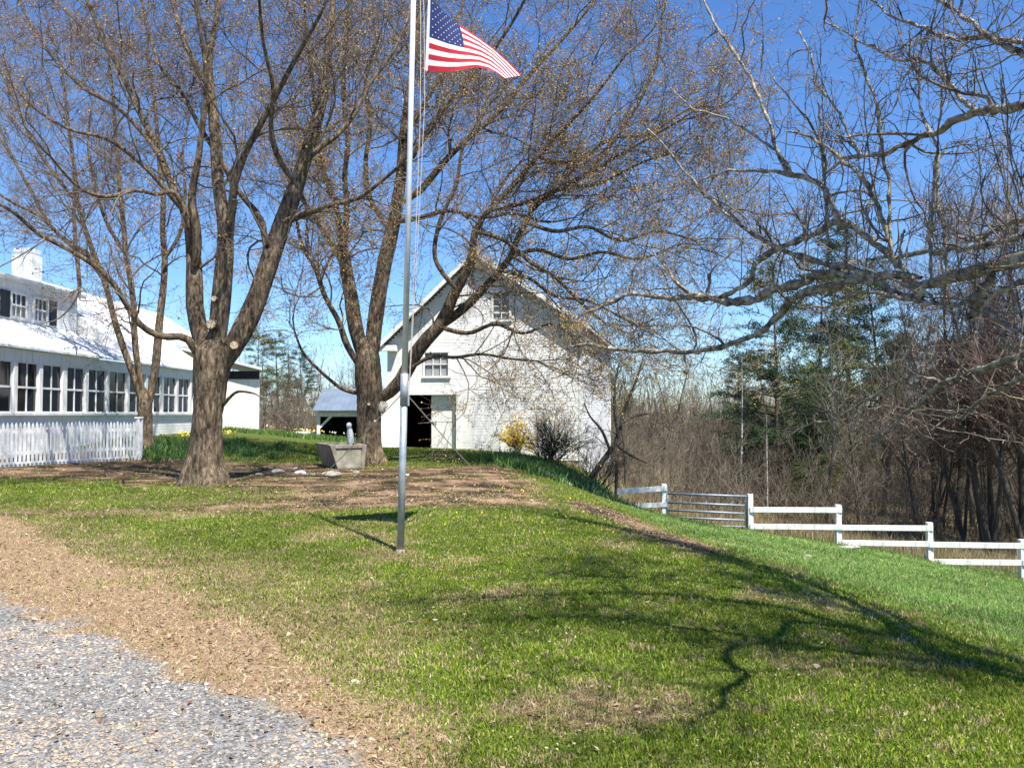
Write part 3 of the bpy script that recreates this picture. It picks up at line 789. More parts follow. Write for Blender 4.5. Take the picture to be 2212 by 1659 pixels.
for (a, b) in ((w1[0] - .62, w1[0] - .14), (w2[1] + .14, w2[1] + .58)):
    m = MB(); m.box(hb(a, wz[0] - .08, .02), hv * (b - a), (0, 0, wz[1] - wz[0] + .12), hn * .04)
    z = wz[0] - .02
    while z < wz[1] - .02:
        m.box(hb(a + .04, z, .058), hv * (b - a - .08), (0, 0, .03), hn * .012); z += .05
    m.build('shutter', BLACK, house)
m = MB(); rslab(m, T0, YB + .35, BX + .20, 6.1, BX - 3.2, 6.75, .07); rslab(m, T0, YB + .35, BX - 3.2, 6.75, BX - 6.5, 5.8, .09); m.build('block_roof', ROOFM, house)
m = MB(); m.box(hb(T0, 6.02, .10), hv * (YB + .35 - T0), (0, 0, .13), hn * .05); m.build('fascia', WHITE, house)
# chimney
m = MB(); c0 = P(58, 600, 32.2)
m.cbox((c0[0], c0[1], 6.95), .78, .7, 1.6); m.cbox((c0[0], c0[1], 7.8), .62, .56, .12)
ch = m.build('chimney', WHITE, house)
m = MB(); m.cbox((c0[0], c0[1], 7.93), .7, .64, .14); m.build('chimney_cap', TRIM, ch)
# far ell facing the camera
EY = 46.0
ex0, ex1 = -17.5, P(560, 893, EY)[0]
def ep(s, z, out=0.0): return (ex1 - s, EY - out, z)
m = MB(); clap(m, lambda z: 0, lambda z: ex1 - ex0, .3, 3.95, [], ep, row=.12); m.build('ell_wall', WHITE, house)
m = MB(); m.poly([(ex1, EY, .3), (ex1 - 2.0, EY + 6, .3), (ex1 - 2.0, EY + 6, 4), (ex1, EY, 4)]); m.build('ell_side_wall', WHITE, house)
m = MB(); m.box(ep(0, .3, .0), (-.14, 0, 0), (0, -.03, 0), (0, 0, 3.65)); m.build('corner_board', WHITE, house)
m = MB(); m.box(ep(0, 3.5, .02), (ex0 - ex1, 0, 0), (0, -.03, 0), (0, 0, .45)); m.build('eave_shade_band', BLACK, house)  # black strip painted in for the roof overhang's shadow on the ell wall
m = MB(); m.prism([ep(-.25, 3.98, .45), ep(-.25, 4.12, .45), ep(4.2, 5.25, .45), ep(4.2, 5.1, .45)], (-2.2, 6.5, 0)); m.build('ell_roof', ROOFM, house)

# ------------------------------------------------------------------ open shed
SY = 45.0
sx0 = P(684, 893, SY)[0]; sx1 = P(830, 893, SY)[0]; sg = .2
shed = thing('open_shed', ((sx0 + sx1) / 2, SY, sg), 'small open-fronted white shed with a blue-grey metal roof beside the barn', 'shed')
zt = 1.6 - (893 - 893 + 0) / F_
ztop = 1.6 + (893 - 853) / F_ * 47.5; zev = 1.6 + (893 - 888) / F_ * SY
m = MB()
def rs(mb, xa, xb, ya, za, yb, zb, tk): mb.prism([(xa, ya, za), (xa, yb, zb), (xa, yb, zb + tk), (xa, ya, za + tk)], (xb - xa, 0, 0))
rs(m, sx0 - .15, sx1 + .1, SY - .35, zev, SY + 2.2, ztop + .3, .05)
x_ = sx0 - .1
while x_ < sx1: rs(m, x_, x_ + .02, SY - .35, zev + .05, SY + 2.2, ztop + .35, .03); x_ += .3
rs(m, sx0 - .12, sx1 + .1, SY + 2.2, ztop + .3, SY + 4.6, zev + .3, .05)
m.build('roof', SHEDR, shed)
m = MB(); m.box((sx0, SY - .04, zev - .30), (sx1 - sx0, 0, 0), (0, .1, 0), (0, 0, .26)); m.build('beam', WHITE, shed)
for xx in (sx0 + .02, sx1 - .15):
    m = MB(); m.box((xx, SY - .02, sg - .1), (.17, 0, 0), (0, .12, 0), (0, 0, zev - .2 - sg)); m.build('post', WHITE, shed)
m = MB(); m.prism([(sx0 + .19, SY, zev - .95), (sx0 + .19, SY, zev - .78), (sx0 + .68, SY, zev - .3), (sx0 + .85, SY, zev - .3)], (0, .08, 0)); m.build('brace', WHITE, shed)
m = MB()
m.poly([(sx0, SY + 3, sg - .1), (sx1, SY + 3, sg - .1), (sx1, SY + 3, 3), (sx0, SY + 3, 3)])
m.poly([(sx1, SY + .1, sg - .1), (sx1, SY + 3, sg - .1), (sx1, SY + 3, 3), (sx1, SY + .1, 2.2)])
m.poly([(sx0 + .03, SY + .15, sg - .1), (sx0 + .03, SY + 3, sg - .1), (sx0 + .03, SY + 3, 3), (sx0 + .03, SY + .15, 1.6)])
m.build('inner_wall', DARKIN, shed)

# low white board fences in the far yard
def yard_board(u0, u1, v0, v1, Y, label):
    a = P(u0, v1, Y); b = P(u1, v1, Y); top = P(u0, v0, Y)[2]
    o = thing('low_board_fence', tuple(a), label, 'fence')
    hh = top - a[2]
    for k in range(2):
        m = MB(); m.box((a[0], a[1], a[2] + hh * (.05 + .5 * k)), (b[0] - a[0], b[1] - a[1], 0), (0, .04, 0), (0, 0, hh * .45)); m.build('board', WHITE, o)
    n = max(2, int((u1 - u0) / 25))
    for k in range(n + 1):
        q = a + (b - a) * k / n
        m = MB(); m.cbox((q[0], q[1] - .05, q[2] + hh * .5), .09, .07, hh * 1.08); m.build('post', WHITE, o)
yard_board(636, 686, 932, 945, 46, 'low white board fence joining the open shed')
yard_board(566, 612, 931, 941, 48, 'low white board fence behind the far house corner')

# ------------------------------------------------------------------ picket fence
pa = np.array([-13.6, 20.0, 0]); pb = np.array([-11.42, 25.15, 0])
pd = pb - pa; PL = np.linalg.norm(pd); pd /= PL; pn = np.array([pd[1], -pd[0], 0])
pf = thing('picket_fence', (pa[0], pa[1], h(pa[0], pa[1])), 'aged white picket fence in front of the porch windows', 'fence')
def pq(t, z, out=0): q = pa + pd * t + pn * out; return (q[0], q[1], h(q[0], q[1]) + z)
k = 0; t = .04
while t < PL - .1:
    z1 = 1.08 + random.uniform(-.015, .015); w = .068
    m = MB(); b0 = pq(t, .06, .03)
    pts = [Vector(b0), Vector(b0) + Vector(pd) * w, Vector(b0) + Vector(pd) * w + Vector((0, 0, z1 - .08)), Vector(b0) + Vector(pd) * w / 2 + Vector((0, 0, z1)), Vector(b0) + Vector((0, 0, z1 - .08))]
    m.prism(pts, tuple(pn * .02)); m.build('picket', GREYW, pf); t += .118; k += 1
for z in (.30, .86):
    m = MB(); a = Vector(pq(0, z, 0)); b = Vector(pq(PL, z, 0)); m.box(a, b - a, (0, 0, .085), tuple(pn * .028)); m.build('rail', GREYW, pf)
m = MB(); a = Vector(pq(0, -.05, .0)); b = Vector(pq(PL, -.05, 0)); m.box(a, b - a, (0, 0, .16), tuple(pn * .026)); m.build('base_board', GREYW, pf)
m = MB(); a = pq(PL + .02, -.1, -.04); m.box(a, tuple(pd * .17), tuple(pn * .15), (0, 0, 1.32)); c_ = Vector(a) + Vector(pd) * .085 + Vector(pn) * .075 + Vector((0, 0, 1.36))
m.cbox(tuple(c_), .2, .2, .05); m.build('end_post', GREYW, pf, bevel=.008)

# ------------------------------------------------------------------ rail fence and gate
posts = [(1434, 1045, 27.0, 1.25), (1620, 1067, 26.0, 1.30), (1810, 1090, 25.5, 1.35), (2007, 1128, 25.0, 1.42), (2207, 1165, 24.5, 1.40), (2420, 1200, 24.0, 1.4)]
pp = [P(u, v, Y) for u, v, Y, _ in posts]
fleft = thing('rail_fence', (pp[0][0], pp[0][1], pp[0][2] - 1.2), 'short white two-rail fence between the barn bank and the metal gate', 'fence')
fright = thing('rail_fence', (pp[2][0], pp[2][1], pp[2][2] - 1.2), 'long white two-rail fence stepping down the slope right of the gate', 'fence')
def post(par, q, L): 
    m = MB(); m.box((q[0] - .08, q[1] - .08, q[2] - L), (.16, 0, 0), (0, .16, 0), (0, 0, L)); return m.build('post', FENCEW, par, bevel=.012)
post(fleft, pp[0], 1.3); post(fright, pp[1], 1.35)
for q, (_, _, _, L) in zip(pp[2:], posts[2:]): post(fright, q, L + .15)
def rail(par, a, b, w=.17):
    a = Vector(a); b = Vector(b); m = MB(); m.box(a + Vector((0, -.115, -w / 2)), b - a, (0, .035, 0), (0, 0, w)); m.build('rail', FENCEW, par, bevel=.006)
def pr(u, v, Y): return P(u, v, Y)
def wob(a, b): return a
rail(fleft, pr(1332, 1061, 27.1), pr(1440, 1054, 27.0)); rail(fleft, pr(1332, 1094, 27.1), pr(1440, 1089, 27.0), .15)
segs = [(1618, 1100, 26, 1816, 1101, 25.5), (1618, 1136, 26, 1816, 1138, 25.48), (1813, 1138.5, 25.5, 2012, 1140, 25.0), (1816, 1171, 25.5, 2007, 1174, 25.0), (2003, 1175, 25.0, 2212, 1178, 24.5), (2003, 1212, 25.0, 2212, 1214, 24.5), (2205, 1214.5, 24.5, 2425, 1218, 24.0), (2205, 1250, 24.5, 2425, 1254, 24.0)]
for s_ in segs: rail(fright, pr(*s_[:3]), pr(*s_[3:]), .165)
gate = thing('metal_gate', tuple(pr(1528, 1150, 26.5)), 'grey tubular steel farm gate with five bars closed across the slope', 'gate')
ga = [P(1442, v, 26.9) for v in (1066, 1085, 1101.5, 1117, 1134)]; gb = [P(1613, v, 26.05) for v in (1072, 1092, 1109.5, 1124, 1138)]
for a, b in zip(ga, gb):
    m = MB(); m.tube([a, b], .034, 8); m.build('bar', GATEM, gate, smooth=True)
for a, b in ((ga[0], ga[-1]), (gb[0], gb[-1])):
    m = MB(); m.tube([a + np.array([0, 0, .02]), b - np.array([0, 0, .02])], .03, 8); m.build('upright', GATEM, gate, smooth=True)
mid = [(a + b) / 2 for a, b in zip(ga, gb)]
for a, b in ((ga[0] + (gb[0] - ga[0]) * .06, mid[-1]), (gb[0] - (gb[0] - ga[0]) * .08, mid[-1]), (mid[0], mid[-1])):
    m = MB(); m.tube([a + np.array([0, .03, 0]), b + np.array([0, .03, 0])], .010, 6); m.build('brace', GATEM, gate, smooth=True)

# ------------------------------------------------------------------ flagpole, flag, ropes
PY = 9.75
pb0 = P(865, 1187, PY); pb0[2] = h(pb0[0], pb0[1]); pt0 = P(893, 0, PY)
pdir = (pt0 - pb0) / np.linalg.norm(pt0 - pb0)
pole = thing('flagpole', tuple(pb0), 'tall slim white and silver metal flagpole leaning slightly on the lawn', 'flagpole')
def pz(z): return pb0 + pdir * (z - pb0[2]) / pdir[2]
zj = 1.6 + (893 - 868) / F_ * PY
m = MB(); m.tube([pz(pb0[2] - .1), pz(zj + .2)], .042, 16); m.build('lower_tube', GALV, pole, smooth=True)
m = MB(); m.tube([pz(zj + .201), pz(7.4)], [.036, .030], 16); m.build('upper_tube', ALU, pole, smooth=True)
m = MB(); m.tube([pz(zj - .05), pz(zj + .33)], .047, 16); m.build('collar', GALV, pole, smooth=True)
m = MB(); m.tube([pz(7.38), pz(7.42), pz(7.47), pz(7.5)], [.03, .055, .055, .01], 12); m.build('finial', ALU, pole, smooth=True)
m = MB(); m.tube([pz(pb0[2] - .02), pz(pb0[2] + .03)], [.07, .055], 12); m.build('base_ring', GRAN, pole)
cl = pz(1.75) + np.array([.045, -.01, 0])
m = MB(); m.box(tuple(cl - np.array([0, .01, .06])), (.02, 0, 0), (0, .02, 0), (0, 0, .12)); m.build('cleat', GALV, pole)
fh = P(918, 155, PY)
for dx in (.0, .028):
    top = pz(7.36) + np.array([.05 + dx, 0, 0])
    midp = (fh + np.array([-.03 + dx, 0, -.4])) if dx else P(908, 250, PY)
    m = MB(); m.tube([top, midp + (top - midp) * .5 + np.array([.012, 0, 0]), midp, midp * .5 + cl * .5 + np.array([.01, 0, 0]), cl + np.array([.01, 0, 0])], .0045, 5)
    m.build('halyard', ROPE, pole)
for (au, av, aY, bu, bv, bY, lab) in ((860, 860, PY, 662, 1048, 16.4, 0), (868, 852, PY, 1062, 1044, 17.2, 0)):
    a = pz(zj + .12); bq_ = P(bu, bv, bY); bq_[2] = h(bq_[0], bq_[1])
    m = MB(); m.tube([a, a * .5 + bq_ * .5 - np.array([0, 0, .03]), bq_], .007, 5); m.build('guy_rope', ROPE, pole)
    m = MB(); q = a * .8 + bq_ * .2; m.tube([q, q * .97 + bq_ * .03], .018, 6); m.build('turnbuckle', GALV, pole)

flag = thing('flag', tuple(P(922, 75, PY)), 'American stars and stripes flag blowing out from the flagpole', 'flag')
S = [0, .12, .25, .38, .5, .62, .75, .88, 1]
TU = [925, 944, 962, 983, 1005, 1032, 1064, 1096, 1127]; TV = [-8, 10, 30, 47, 62, 80, 104, 132, 163]
BU = [918, 942, 966, 989, 1010, 1030, 1052, 1072, 1090]; BV = [153, 155, 155, 153, 149, 146, 149, 158, 170]
DT = [0, .02, .08, .16, .26, .36, .44, .5, .55]; DB = [0, -.02, -.05, -.06, -.10, -.18, -.24, -.28, -.3]
def flagpt(s, t, off=0.0):
    tu, tv = np.interp(s, S, TU), np.interp(s, S, TV); bu, bv = np.interp(s, S, BU), np.interp(s, S, BV)
    tt = t + .10 * math.sin(math.pi * t) * s
    tt = min(max(tt, 0), 1)
    # stripes stay level near the hoist then fall away over a soft crease
    u = tu + (bu - tu) * tt; v = tv + (bv - tv) * tt
    Y = PY + (np.interp(s, S, DT) * (1 - t) + np.interp(s, S, DB) * t) + .045 * math.sin(9 * s + 2.5 * t) * (s ** .7) + .02 * math.sin(23 * s - 4 * t) * s
    bulge = 14 * math.sin(math.pi * t) * math.sin(math.pi * min(1, s * 1.0)) 
    return P(u + bulge * .6, v - bulge * .45, Y + off)
NS, NTt = 96, 52
Vf = [flagpt(.03 + .97 * i / NS, j / NTt) for j in range(NTt + 1) for i in range(NS + 1)]
Ff = []; Mi = []
for j in range(NTt):
    for i in range(NS):
        k = j * (NS + 1) + i; Ff.append((k, k + 1, k + NS + 2, k + NS + 1))
        stripe = int(13 * (j + .5) / NTt)
        Mi.append(2 if (i < NS * .4 and stripe < 7) else (0 if stripe % 2 == 0 else 1))
# stars, laid 4 mm off both faces
for r_ in range(9):
    cnt = 6 if r_ % 2 == 0 else 5
    for c_i in range(cnt):
        ss = .03 + .97 * .4 * ((c_i + .5) / 6 if cnt == 6 else (c_i + 1) / 6); tt_ = (7 / 13) * (r_ + .75) / 9.5
        for off in (-.005, .005):
            n0 = len(Vf); 
            for q in range(10):
                rr = .014 if q % 2 == 0 else .0056
                Vf.append(flagpt(ss + rr * math.sin(q * math.pi / 5) * .62, tt_ - rr * math.cos(q * math.pi / 5) * 1.1, off))
            for q in range(5):
                Ff.append((n0 + 2 * q, n0 + (2 * q + 1) % 10, n0 + (2 * q + 5) % 10, n0 + (2 * q - 1) % 10)); Mi.append(1)
npmesh('cloth', np.array(Vf), np.array(Ff), [RED, FWHT, NAVY], flag, smooth=True, matidx=Mi)
Vf = [flagpt(.03 * i / 2, j / 26) for j in range(27) for i in range(3)]
Ff = [(j * 3 + i, j * 3 + i + 1, j * 3 + i + 4, j * 3 + i + 3) for j in range(26) for i in range(2)]
npmesh('hoist_band', np.array(Vf), np.array(Ff), [FWHT], flag, smooth=True)

# ------------------------------------------------------------------ trough, statue, stake, stones
TYc = 23.2
def blob(name, c, r, mat, seed, parent=None, sq=(1, 1, 1), amp=.25, sub=3, jag=1.0):
    import bmesh
    b = bmesh.new(); bmesh.ops.create_icosphere(b, subdivisions=sub, radius=1)
    rs_ = np.random.default_rng(seed); k = rs_.normal(size=(6, 3)) * 1.6 * jag; ph = rs_.random(6) * 6.28
    w = wloc(parent) if parent is not None else Vector((0, 0, 0))
    for v in b.verts:
        d = np.array(v.co); a = 1 + amp * sum(math.sin(k[i] @ d + ph[i]) for i in range(6)) / 3
        v.co = Vector((d[0] * a * sq[0] * r + c[0] - w.x, d[1] * a * sq[1] * r + c[1] - w.y, d[2] * a * sq[2] * r + c[2] - w.z))
    me = bpy.data.meshes.new(name); b.to_mesh(me); b.free(); me.materials.append(mat)
    o = bpy.data.objects.new(name, me); return link(o, parent)
tc = P(730, 1012, TYc); tc[2] = h(tc[0], tc[1])
trough = thing('stone_trough', tuple(tc), 'square flared grey stone trough standing between the two big maples', 'trough')
ang = R(52); e1 = np.array([math.cos(R(-10)), math.sin(R(-10)), 0])
cor = P(729, 1008, 22.9); cor[2] = tc[2]
rgt = P(786, 1006, 23.35); rgt[2] = tc[2]; lft = P(697, 1000, 24.7); lft[2] = tc[2]
rgt_t = rgt + np.array([.06, .02, .66]); lft_t = lft + np.array([-.25, .1, .66]); cor_t = cor + np.array([-.20, -.1, .66])
bk_b = rgt + (lft - cor); bk_t = rgt_t + (lft_t - cor_t)
m = MB()
vb = [cor, rgt, bk_b, lft]; vt = [cor_t, rgt_t, bk_t, lft_t]
cen_t = sum(vt) / 4; vin = [p + (cen_t - p) * .2 for p in vt]; vinb = [p - np.array([0, 0, .35]) + (cen_t - p) * .15 for p in vin]
for i in range(4):
    j = (i + 1) % 4
    m.poly([vb[i], vb[j], vt[j], vt[i]]); m.poly([vt[i], vt[j], vin[j], vin[i]]); m.poly([vin[i], vin[j], vinb[j], vinb[i]])
m.poly(vb[::-1]); m.poly(vinb)
m.build('basin', GRAN, trough, bevel=.012)
m = MB()
def ff(a, b_): return np.array(cor) * (1 - a) * (1 - b_) + np.array(rgt) * a * (1 - b_) + np.array(cor_t) * (1 - a) * b_ + np.array(rgt_t) * a * b_
nn = np.cross(np.array(rgt) - np.array(cor), np.array(cor_t) - np.array(cor)); nn /= np.linalg.norm(nn); 
if nn[1] > 0: nn = -nn
for (a0, a1, b0, b1) in ((.0, .12, .0, 1), (.88, 1, .0, 1), (.12, .88, 0, .12), (.12, .88, .86, 1)):
    m.prism([ff(a0, b0), ff(a1, b0), ff(a1, b1), ff(a0, b1)], tuple(nn * .035))
m.build('raised_rim', GRAN, trough, bevel=.008)
m = MB(); m.poly([p - np.array([0, 0, .12]) for p in vin]); m.build('soil', flat('dark_soil', (.05, .035, .025)), trough)
st = P(757, 962, 24.6); st[2] = h(st[0], st[1])
hs_ = P(757, 912, 24.6)[2] - st[2]
stat = thing('garden_statue', tuple(st), 'slender pale grey garden statue rising behind the stone trough', 'statue')
m = MB()
prof = [(0, .10), (.06, .10), (.08, .075), (.3, .07), (.45, .085), (.6, .095), (.72, .10), (.8, .085), (.86, .06)]
m.tube([st + np.array([.03 * math.sin(z * 5), 0, z * hs_]) for z, r in prof], [r for z, r in prof], 14); m.build('body', STATUE, stat, smooth=True)
blob('head', st + np.array([-.045, -.02, hs_ * .92]), .085, STATUE, 5, stat, (1, 1, 1.15), .1)
# painted stake by the barn door, mostly behind the pole
sk = P(870, 985, 29); sk[2] = h(sk[0], sk[1])
stake = thing('garden_stake', tuple(sk), 'narrow red and white garden stake half hidden behind the flagpole', 'garden stake')
def skp(u, v): q = P(u, v, 29); return (q[0], q[1], q[2])
m = MB(); m.prism([skp(864, 985), skp(868, 985), skp(867, 880), skp(864, 880)], (0, .03, 0)); m.build('shaft', STATUE, stake)
m = MB(); m.prism([skp(868, 935), skp(872, 935), skp(877, 966), skp(870, 968)], (0, .04, 0)); m.build('red_panel', SALMON, stake, bevel=.005)
m = MB(); m.prism([skp(867, 900), skp(871, 902), skp(874, 912), skp(871, 924), skp(867, 926)], (0, .04, 0)); m.build('white_panel', TRIM, stake, bevel=.005)
m = MB(); m.prism([skp(871, 970), skp(875, 970), skp(878, 978), skp(874, 984)], (0, .04, 0)); m.build('white_foot', TRIM, stake, bevel=.005)
rk = [(600, 1012, 20.5, .13, 'rounded pale'), (560, 1020, 20, .09, 'low grey'), (648, 1022, 20.5, .10, 'white-topped'), (668, 1030, 20, .09, 'small flat'), (716, 1030, 19.8, .17, 'broad tawny'), (583, 1000, 22, .08, 'mossy'), (640, 1003, 22, .09, 'dark'),
      (877, 1032, 19.6, .06, 'small white'), (770, 1025, 20.4, .07, 'brown'), (765, 1468, 4.9, .028, 'little pale'), (1742, 1205, 14.4, .07, 'lichened grey'), (1225, 1010, 27, .16, 'round grey'), (1832, 1168, 23.8, .2, 'half-buried long')]
rl = {0: 'rounded pale fieldstone right of the big maple roots', 1: 'low grey fieldstone nearest the big maple roots', 2: 'white-topped small stone in front of the trough shadow', 3: 'small flat stone just below the trough', 4: 'broad tawny flat stone below the trough face',
      5: 'mossy stone up behind the pale fieldstone', 6: 'dark stone left of the trough', 7: 'small white stone just right of the flagpole', 8: 'brown stone at the foot of the middle maple', 9: 'tiny pale pebble in the dead grass near the gravel', 10: 'lichened grey rock set in the green bank', 11: 'round grey rock among the green leaves by the brown shrub', 12: 'long half-buried stone under the white rail fence'}
for i, (u, v, Y, r_, _) in enumerate(rk):
    q = P(u, v, Y); z = h(q[0], q[1])
    o = blob('fieldstone', (q[0], q[1], z + r_ * .25), r_, [STONE, GRAN, TRIM][2 if i in (2, 7) else i % 2], 30 + i, None, (1.3, 1, .6) if i != 12 else (2.2, .6, .3))
    tag(o, rl[i], 'stone')
# timber edging of the flower bed
o = thing('log_edging', (1.4, 24, 0), 'weathered fallen log edging the green flower bed', 'log')
m = MB(); pts = [P(1145, 1030, 25.5), P(1175, 1042, 24.5), P(1205, 1060, 23.6), P(1235, 1078, 22.6)]
pts = [np.array([p[0], p[1], h(p[0], p[1]) + .05]) for p in pts]
m.tube(pts, [.05, .075, .07, .05], 9); m.build('trunk', STONE, o, smooth=True)

# ------------------------------------------------------------------ tree machinery
def resample(pts, rad, n):
    pts = np.array(pts, float); rad = np.array(rad, float)
    d = np.concatenate([[0], np.cumsum(np.linalg.norm(np.diff(pts, axis=0), axis=1))])
    # Catmull-Rom through the given points
    t = np.linspace(0, d[-1], n)
    out = np.empty((n, 3)); k = np.clip(np.searchsorted(d, t, side='right') - 1, 0, len(pts) - 2)
    f = (t - d[k]) / np.maximum(d[k + 1] - d[k], 1e-9)
    p0 = pts[np.maximum(k - 1, 0)]; p1 = pts[k]; p2 = pts[k + 1]; p3 = pts[np.minimum(k + 2, len(pts) - 1)]
    f = f[:, None]
    out = .5 * ((2 * p1) + (-p0 + p2) * f + (2 * p0 - 5 * p1 + 4 * p2 - p3) * f ** 2 + (-p0 + 3 * p1 - 3 * p2 + p3) * f ** 3)
    return out, np.interp(t, d, rad)
def unit(a): return a / np.maximum(np.linalg.norm(a, axis=-1, keepdims=True), 1e-9)
def grow(p0, d0, L, r0, S, wob=.25, up=0.0, rend=.35, g=None):
    M = len(p0); P_ = np.empty((M, S, 3)); P_[:, 0] = p0; d = unit(d0)
    step = (L / (S - 1))[:, None]
    bias = (g or rng).normal(size=(M, 3)) * wob * .5
    for i in range(1, S):
        d = unit(d + (g or rng).normal(size=(M, 3)) * wob + bias + np.array([0, 0, up]))
        P_[:, i] = P_[:, i - 1] + d * step
    Rr = r0[:, None] * np.linspace(1, rend, S)[None]
    return P_, Rr
def spawn(PP, RR, per_m, tmin=.15, ang=(30, 65), out=None, outw=.0, rmax=.7, upw=0.0, tipbias=0.0):
    """children start points, directions, radii along every parent polyline"""
    M, S, _ = PP.shape
    seg = np.linalg.norm(np.diff(PP, axis=1), axis=2); L = seg.sum(1)
    cnt = rng.poisson(L * per_m * (1 - tmin))
    idx = np.repeat(np.arange(M), cnt); n = len(idx)
    t = tmin + (1 - tmin) * rng.random(n) ** (1 / (1 + tipbias))
    f = t * (S - 1); k = np.minimum(f.astype(int), S - 2); f = (f - k)[:, None]
    p = PP[idx, k] * (1 - f) + PP[idx, k + 1] * f
    tg = unit(PP[idx, k + 1] - PP[idx, k]); r = (RR[idx, k] * (1 - f[:, 0]) + RR[idx, k + 1] * f[:, 0])
    a = np.radians(ang[0] + (ang[1] - ang[0]) * rng.random(n))[:, None]
    q = rng.normal(size=(n, 3)); q = unit(q - (q * tg).sum(1, keepdims=True) * tg)
    d = tg * np.cos(a) + q * np.sin(a)
    if out is not None: d = unit(d + outw * unit(p - out))
    if upw: d = unit(d + np.array([0, 0, upw]))
    return p, d, r * rmax, idx, t
def tubes(PP, RR, K):
    M, S, _ = PP.shape
    T = np.gradient(PP, axis=1); T = unit(T)
    mean = unit(PP[:, -1] - PP[:, 0])
    ref = np.where(np.abs(mean[:, 2:3]) < .8, np.array([[0, 0, 1.]]), np.array([[1., 0, 0]]))
    A = unit(np.cross(T, ref[:, None])); B = np.cross(T, A)
    q = np.arange(K) * 2 * np.pi / K
    V = PP[:, :, None] + (A[:, :, None] * np.cos(q)[None, None, :, None] + B[:, :, None] * np.sin(q)[None, None, :, None]) * RR[:, :, None, None]
    k = np.arange(M)[:, None, None] * S * K + np.arange(S - 1)[None, :, None] * K + np.arange(K)[None, None]
    k2 = np.arange(M)[:, None, None] * S * K + np.arange(S - 1)[None, :, None] * K + ((np.arange(K) + 1) % K)[None, None]
    F = np.stack([k, k2, k2 + K, k + K], -1).reshape(-1, 4)
    return V.reshape(-1, 3), F
def merge(parts):
    Vs, Fs, o = [], [], 0
    for V, F in parts: Vs.append(V); Fs.append(F + o); o += len(V)
    return np.concatenate(Vs), np.concatenate(Fs)
def trace(spec, Y0, dy=0.0, n=26, Yf=None):
    """spec: list of (u, v, width px); returns polyline and radii in metres.  dy is the depth reached at the tip"""
    m_ = len(spec); us = [s[0] for s in spec]; vs = [s[1] for s in spec]
    ws = [s[2] if len(s) > 2 else None for s in spec]
    ki = [i for i in range(m_) if ws[i] is not None]; ws = np.interp(range(m_), ki, [ws[i] for i in ki])
    d = np.concatenate([[0], np.cumsum(np.hypot(np.diff(us), np.diff(vs)))]); d /= d[-1]
    pts = []; rr = []
    for i in range(m_):
        Y = (Yf(us[i], vs[i]) if Yf else Y0) + dy * d[i] ** 1.2
        pts.append(P(us[i], vs[i], Y)); rr.append(ws[i] / 2 / F_ * Y)
    return resample(pts, rr, n)
def buds_mesh(name, pts, size, pal, w, parent, mat=BUDM):
    n = len(pts)
    base = np.array([(1, 0, -.5), (-.5, .87, -.5), (-.5, -.87, -.5), (0, 0, 1)]) 
    rot = unit(rng.normal(size=(n, 4, 3))) * .4 + base[None]
    V = rot * size[:, None, None] + pts[:, None]
    f = np.array([(0, 1, 3), (1, 2, 3), (2, 0, 3), (0, 2, 1)])
    F = (np.arange(n)[:, None, None] * 4 + f[None]).reshape(-1, 3)
    c = pick(n, pal, w)
    return npmesh(name, V.reshape(-1, 3), F, mat, parent, colors=np.repeat(c, 4, axis=0))
def trunk_mesh(name, limbs, parent, mat, K=18, flare=None, ridge=.07, seed=0):
    parts = []
    for i, (p, r) in enumerate(limbs):
        if i: r = r.copy(); r[:4] *= np.array([.6, .8, .92, .98])
        k = K if r[0] > .1 else (12 if r[0] > .05 else 8)
        V, F = tubes(p[None], r[None], k)
        c = np.repeat(p, k, axis=0); dirv = V - c
        q = np.tile(np.arange(k) * 2 * np.pi / k, len(p)); s = np.repeat(np.arange(len(p)), k)
        am = ridge * (np.sin(q * 3 + s * .22 + seed + i) * .5 + np.sin(q * 7 + s * .5 + i * 2) * .35 + np.sin(q * 2 - s * .8 + i) * .35 + (rng.random(len(q)) - .5) * .7)
        if i == 0 and flare:
            hh = np.clip(1 - (V[:, 2] - p[0][2]) / flare, 0, 1)
            am = am + hh ** 2.2 * (.55 + .35 * np.sin(q * 5 + seed) + .2 * np.sin(q * 3 + 1 + seed))
        V = c + dirv * (1 + am)[:, None]
        parts.append((V, F))
    V, F = merge(parts)
    return npmesh(name, V, F, mat, parent, smooth=True)
def scar(parent, u, v, Y, r, label=None, dirx=.25):
    c = P(u, v, Y); n = np.array([dirx, -1, .15]); n /= np.linalg.norm(n)
    m = MB(); m.tube([c, c + n * .05, c + n * .09], [r * 1.25, r * 1.25, r * 1.1], 12, 0)
    o_ = m.build('branch_collar', BARK, parent, smooth=False)
    m = MB(); m.tube([c + n * .088, c + n * .1], [r, r * .96], 14); m.build('pruning_cut', PALEW, o_)

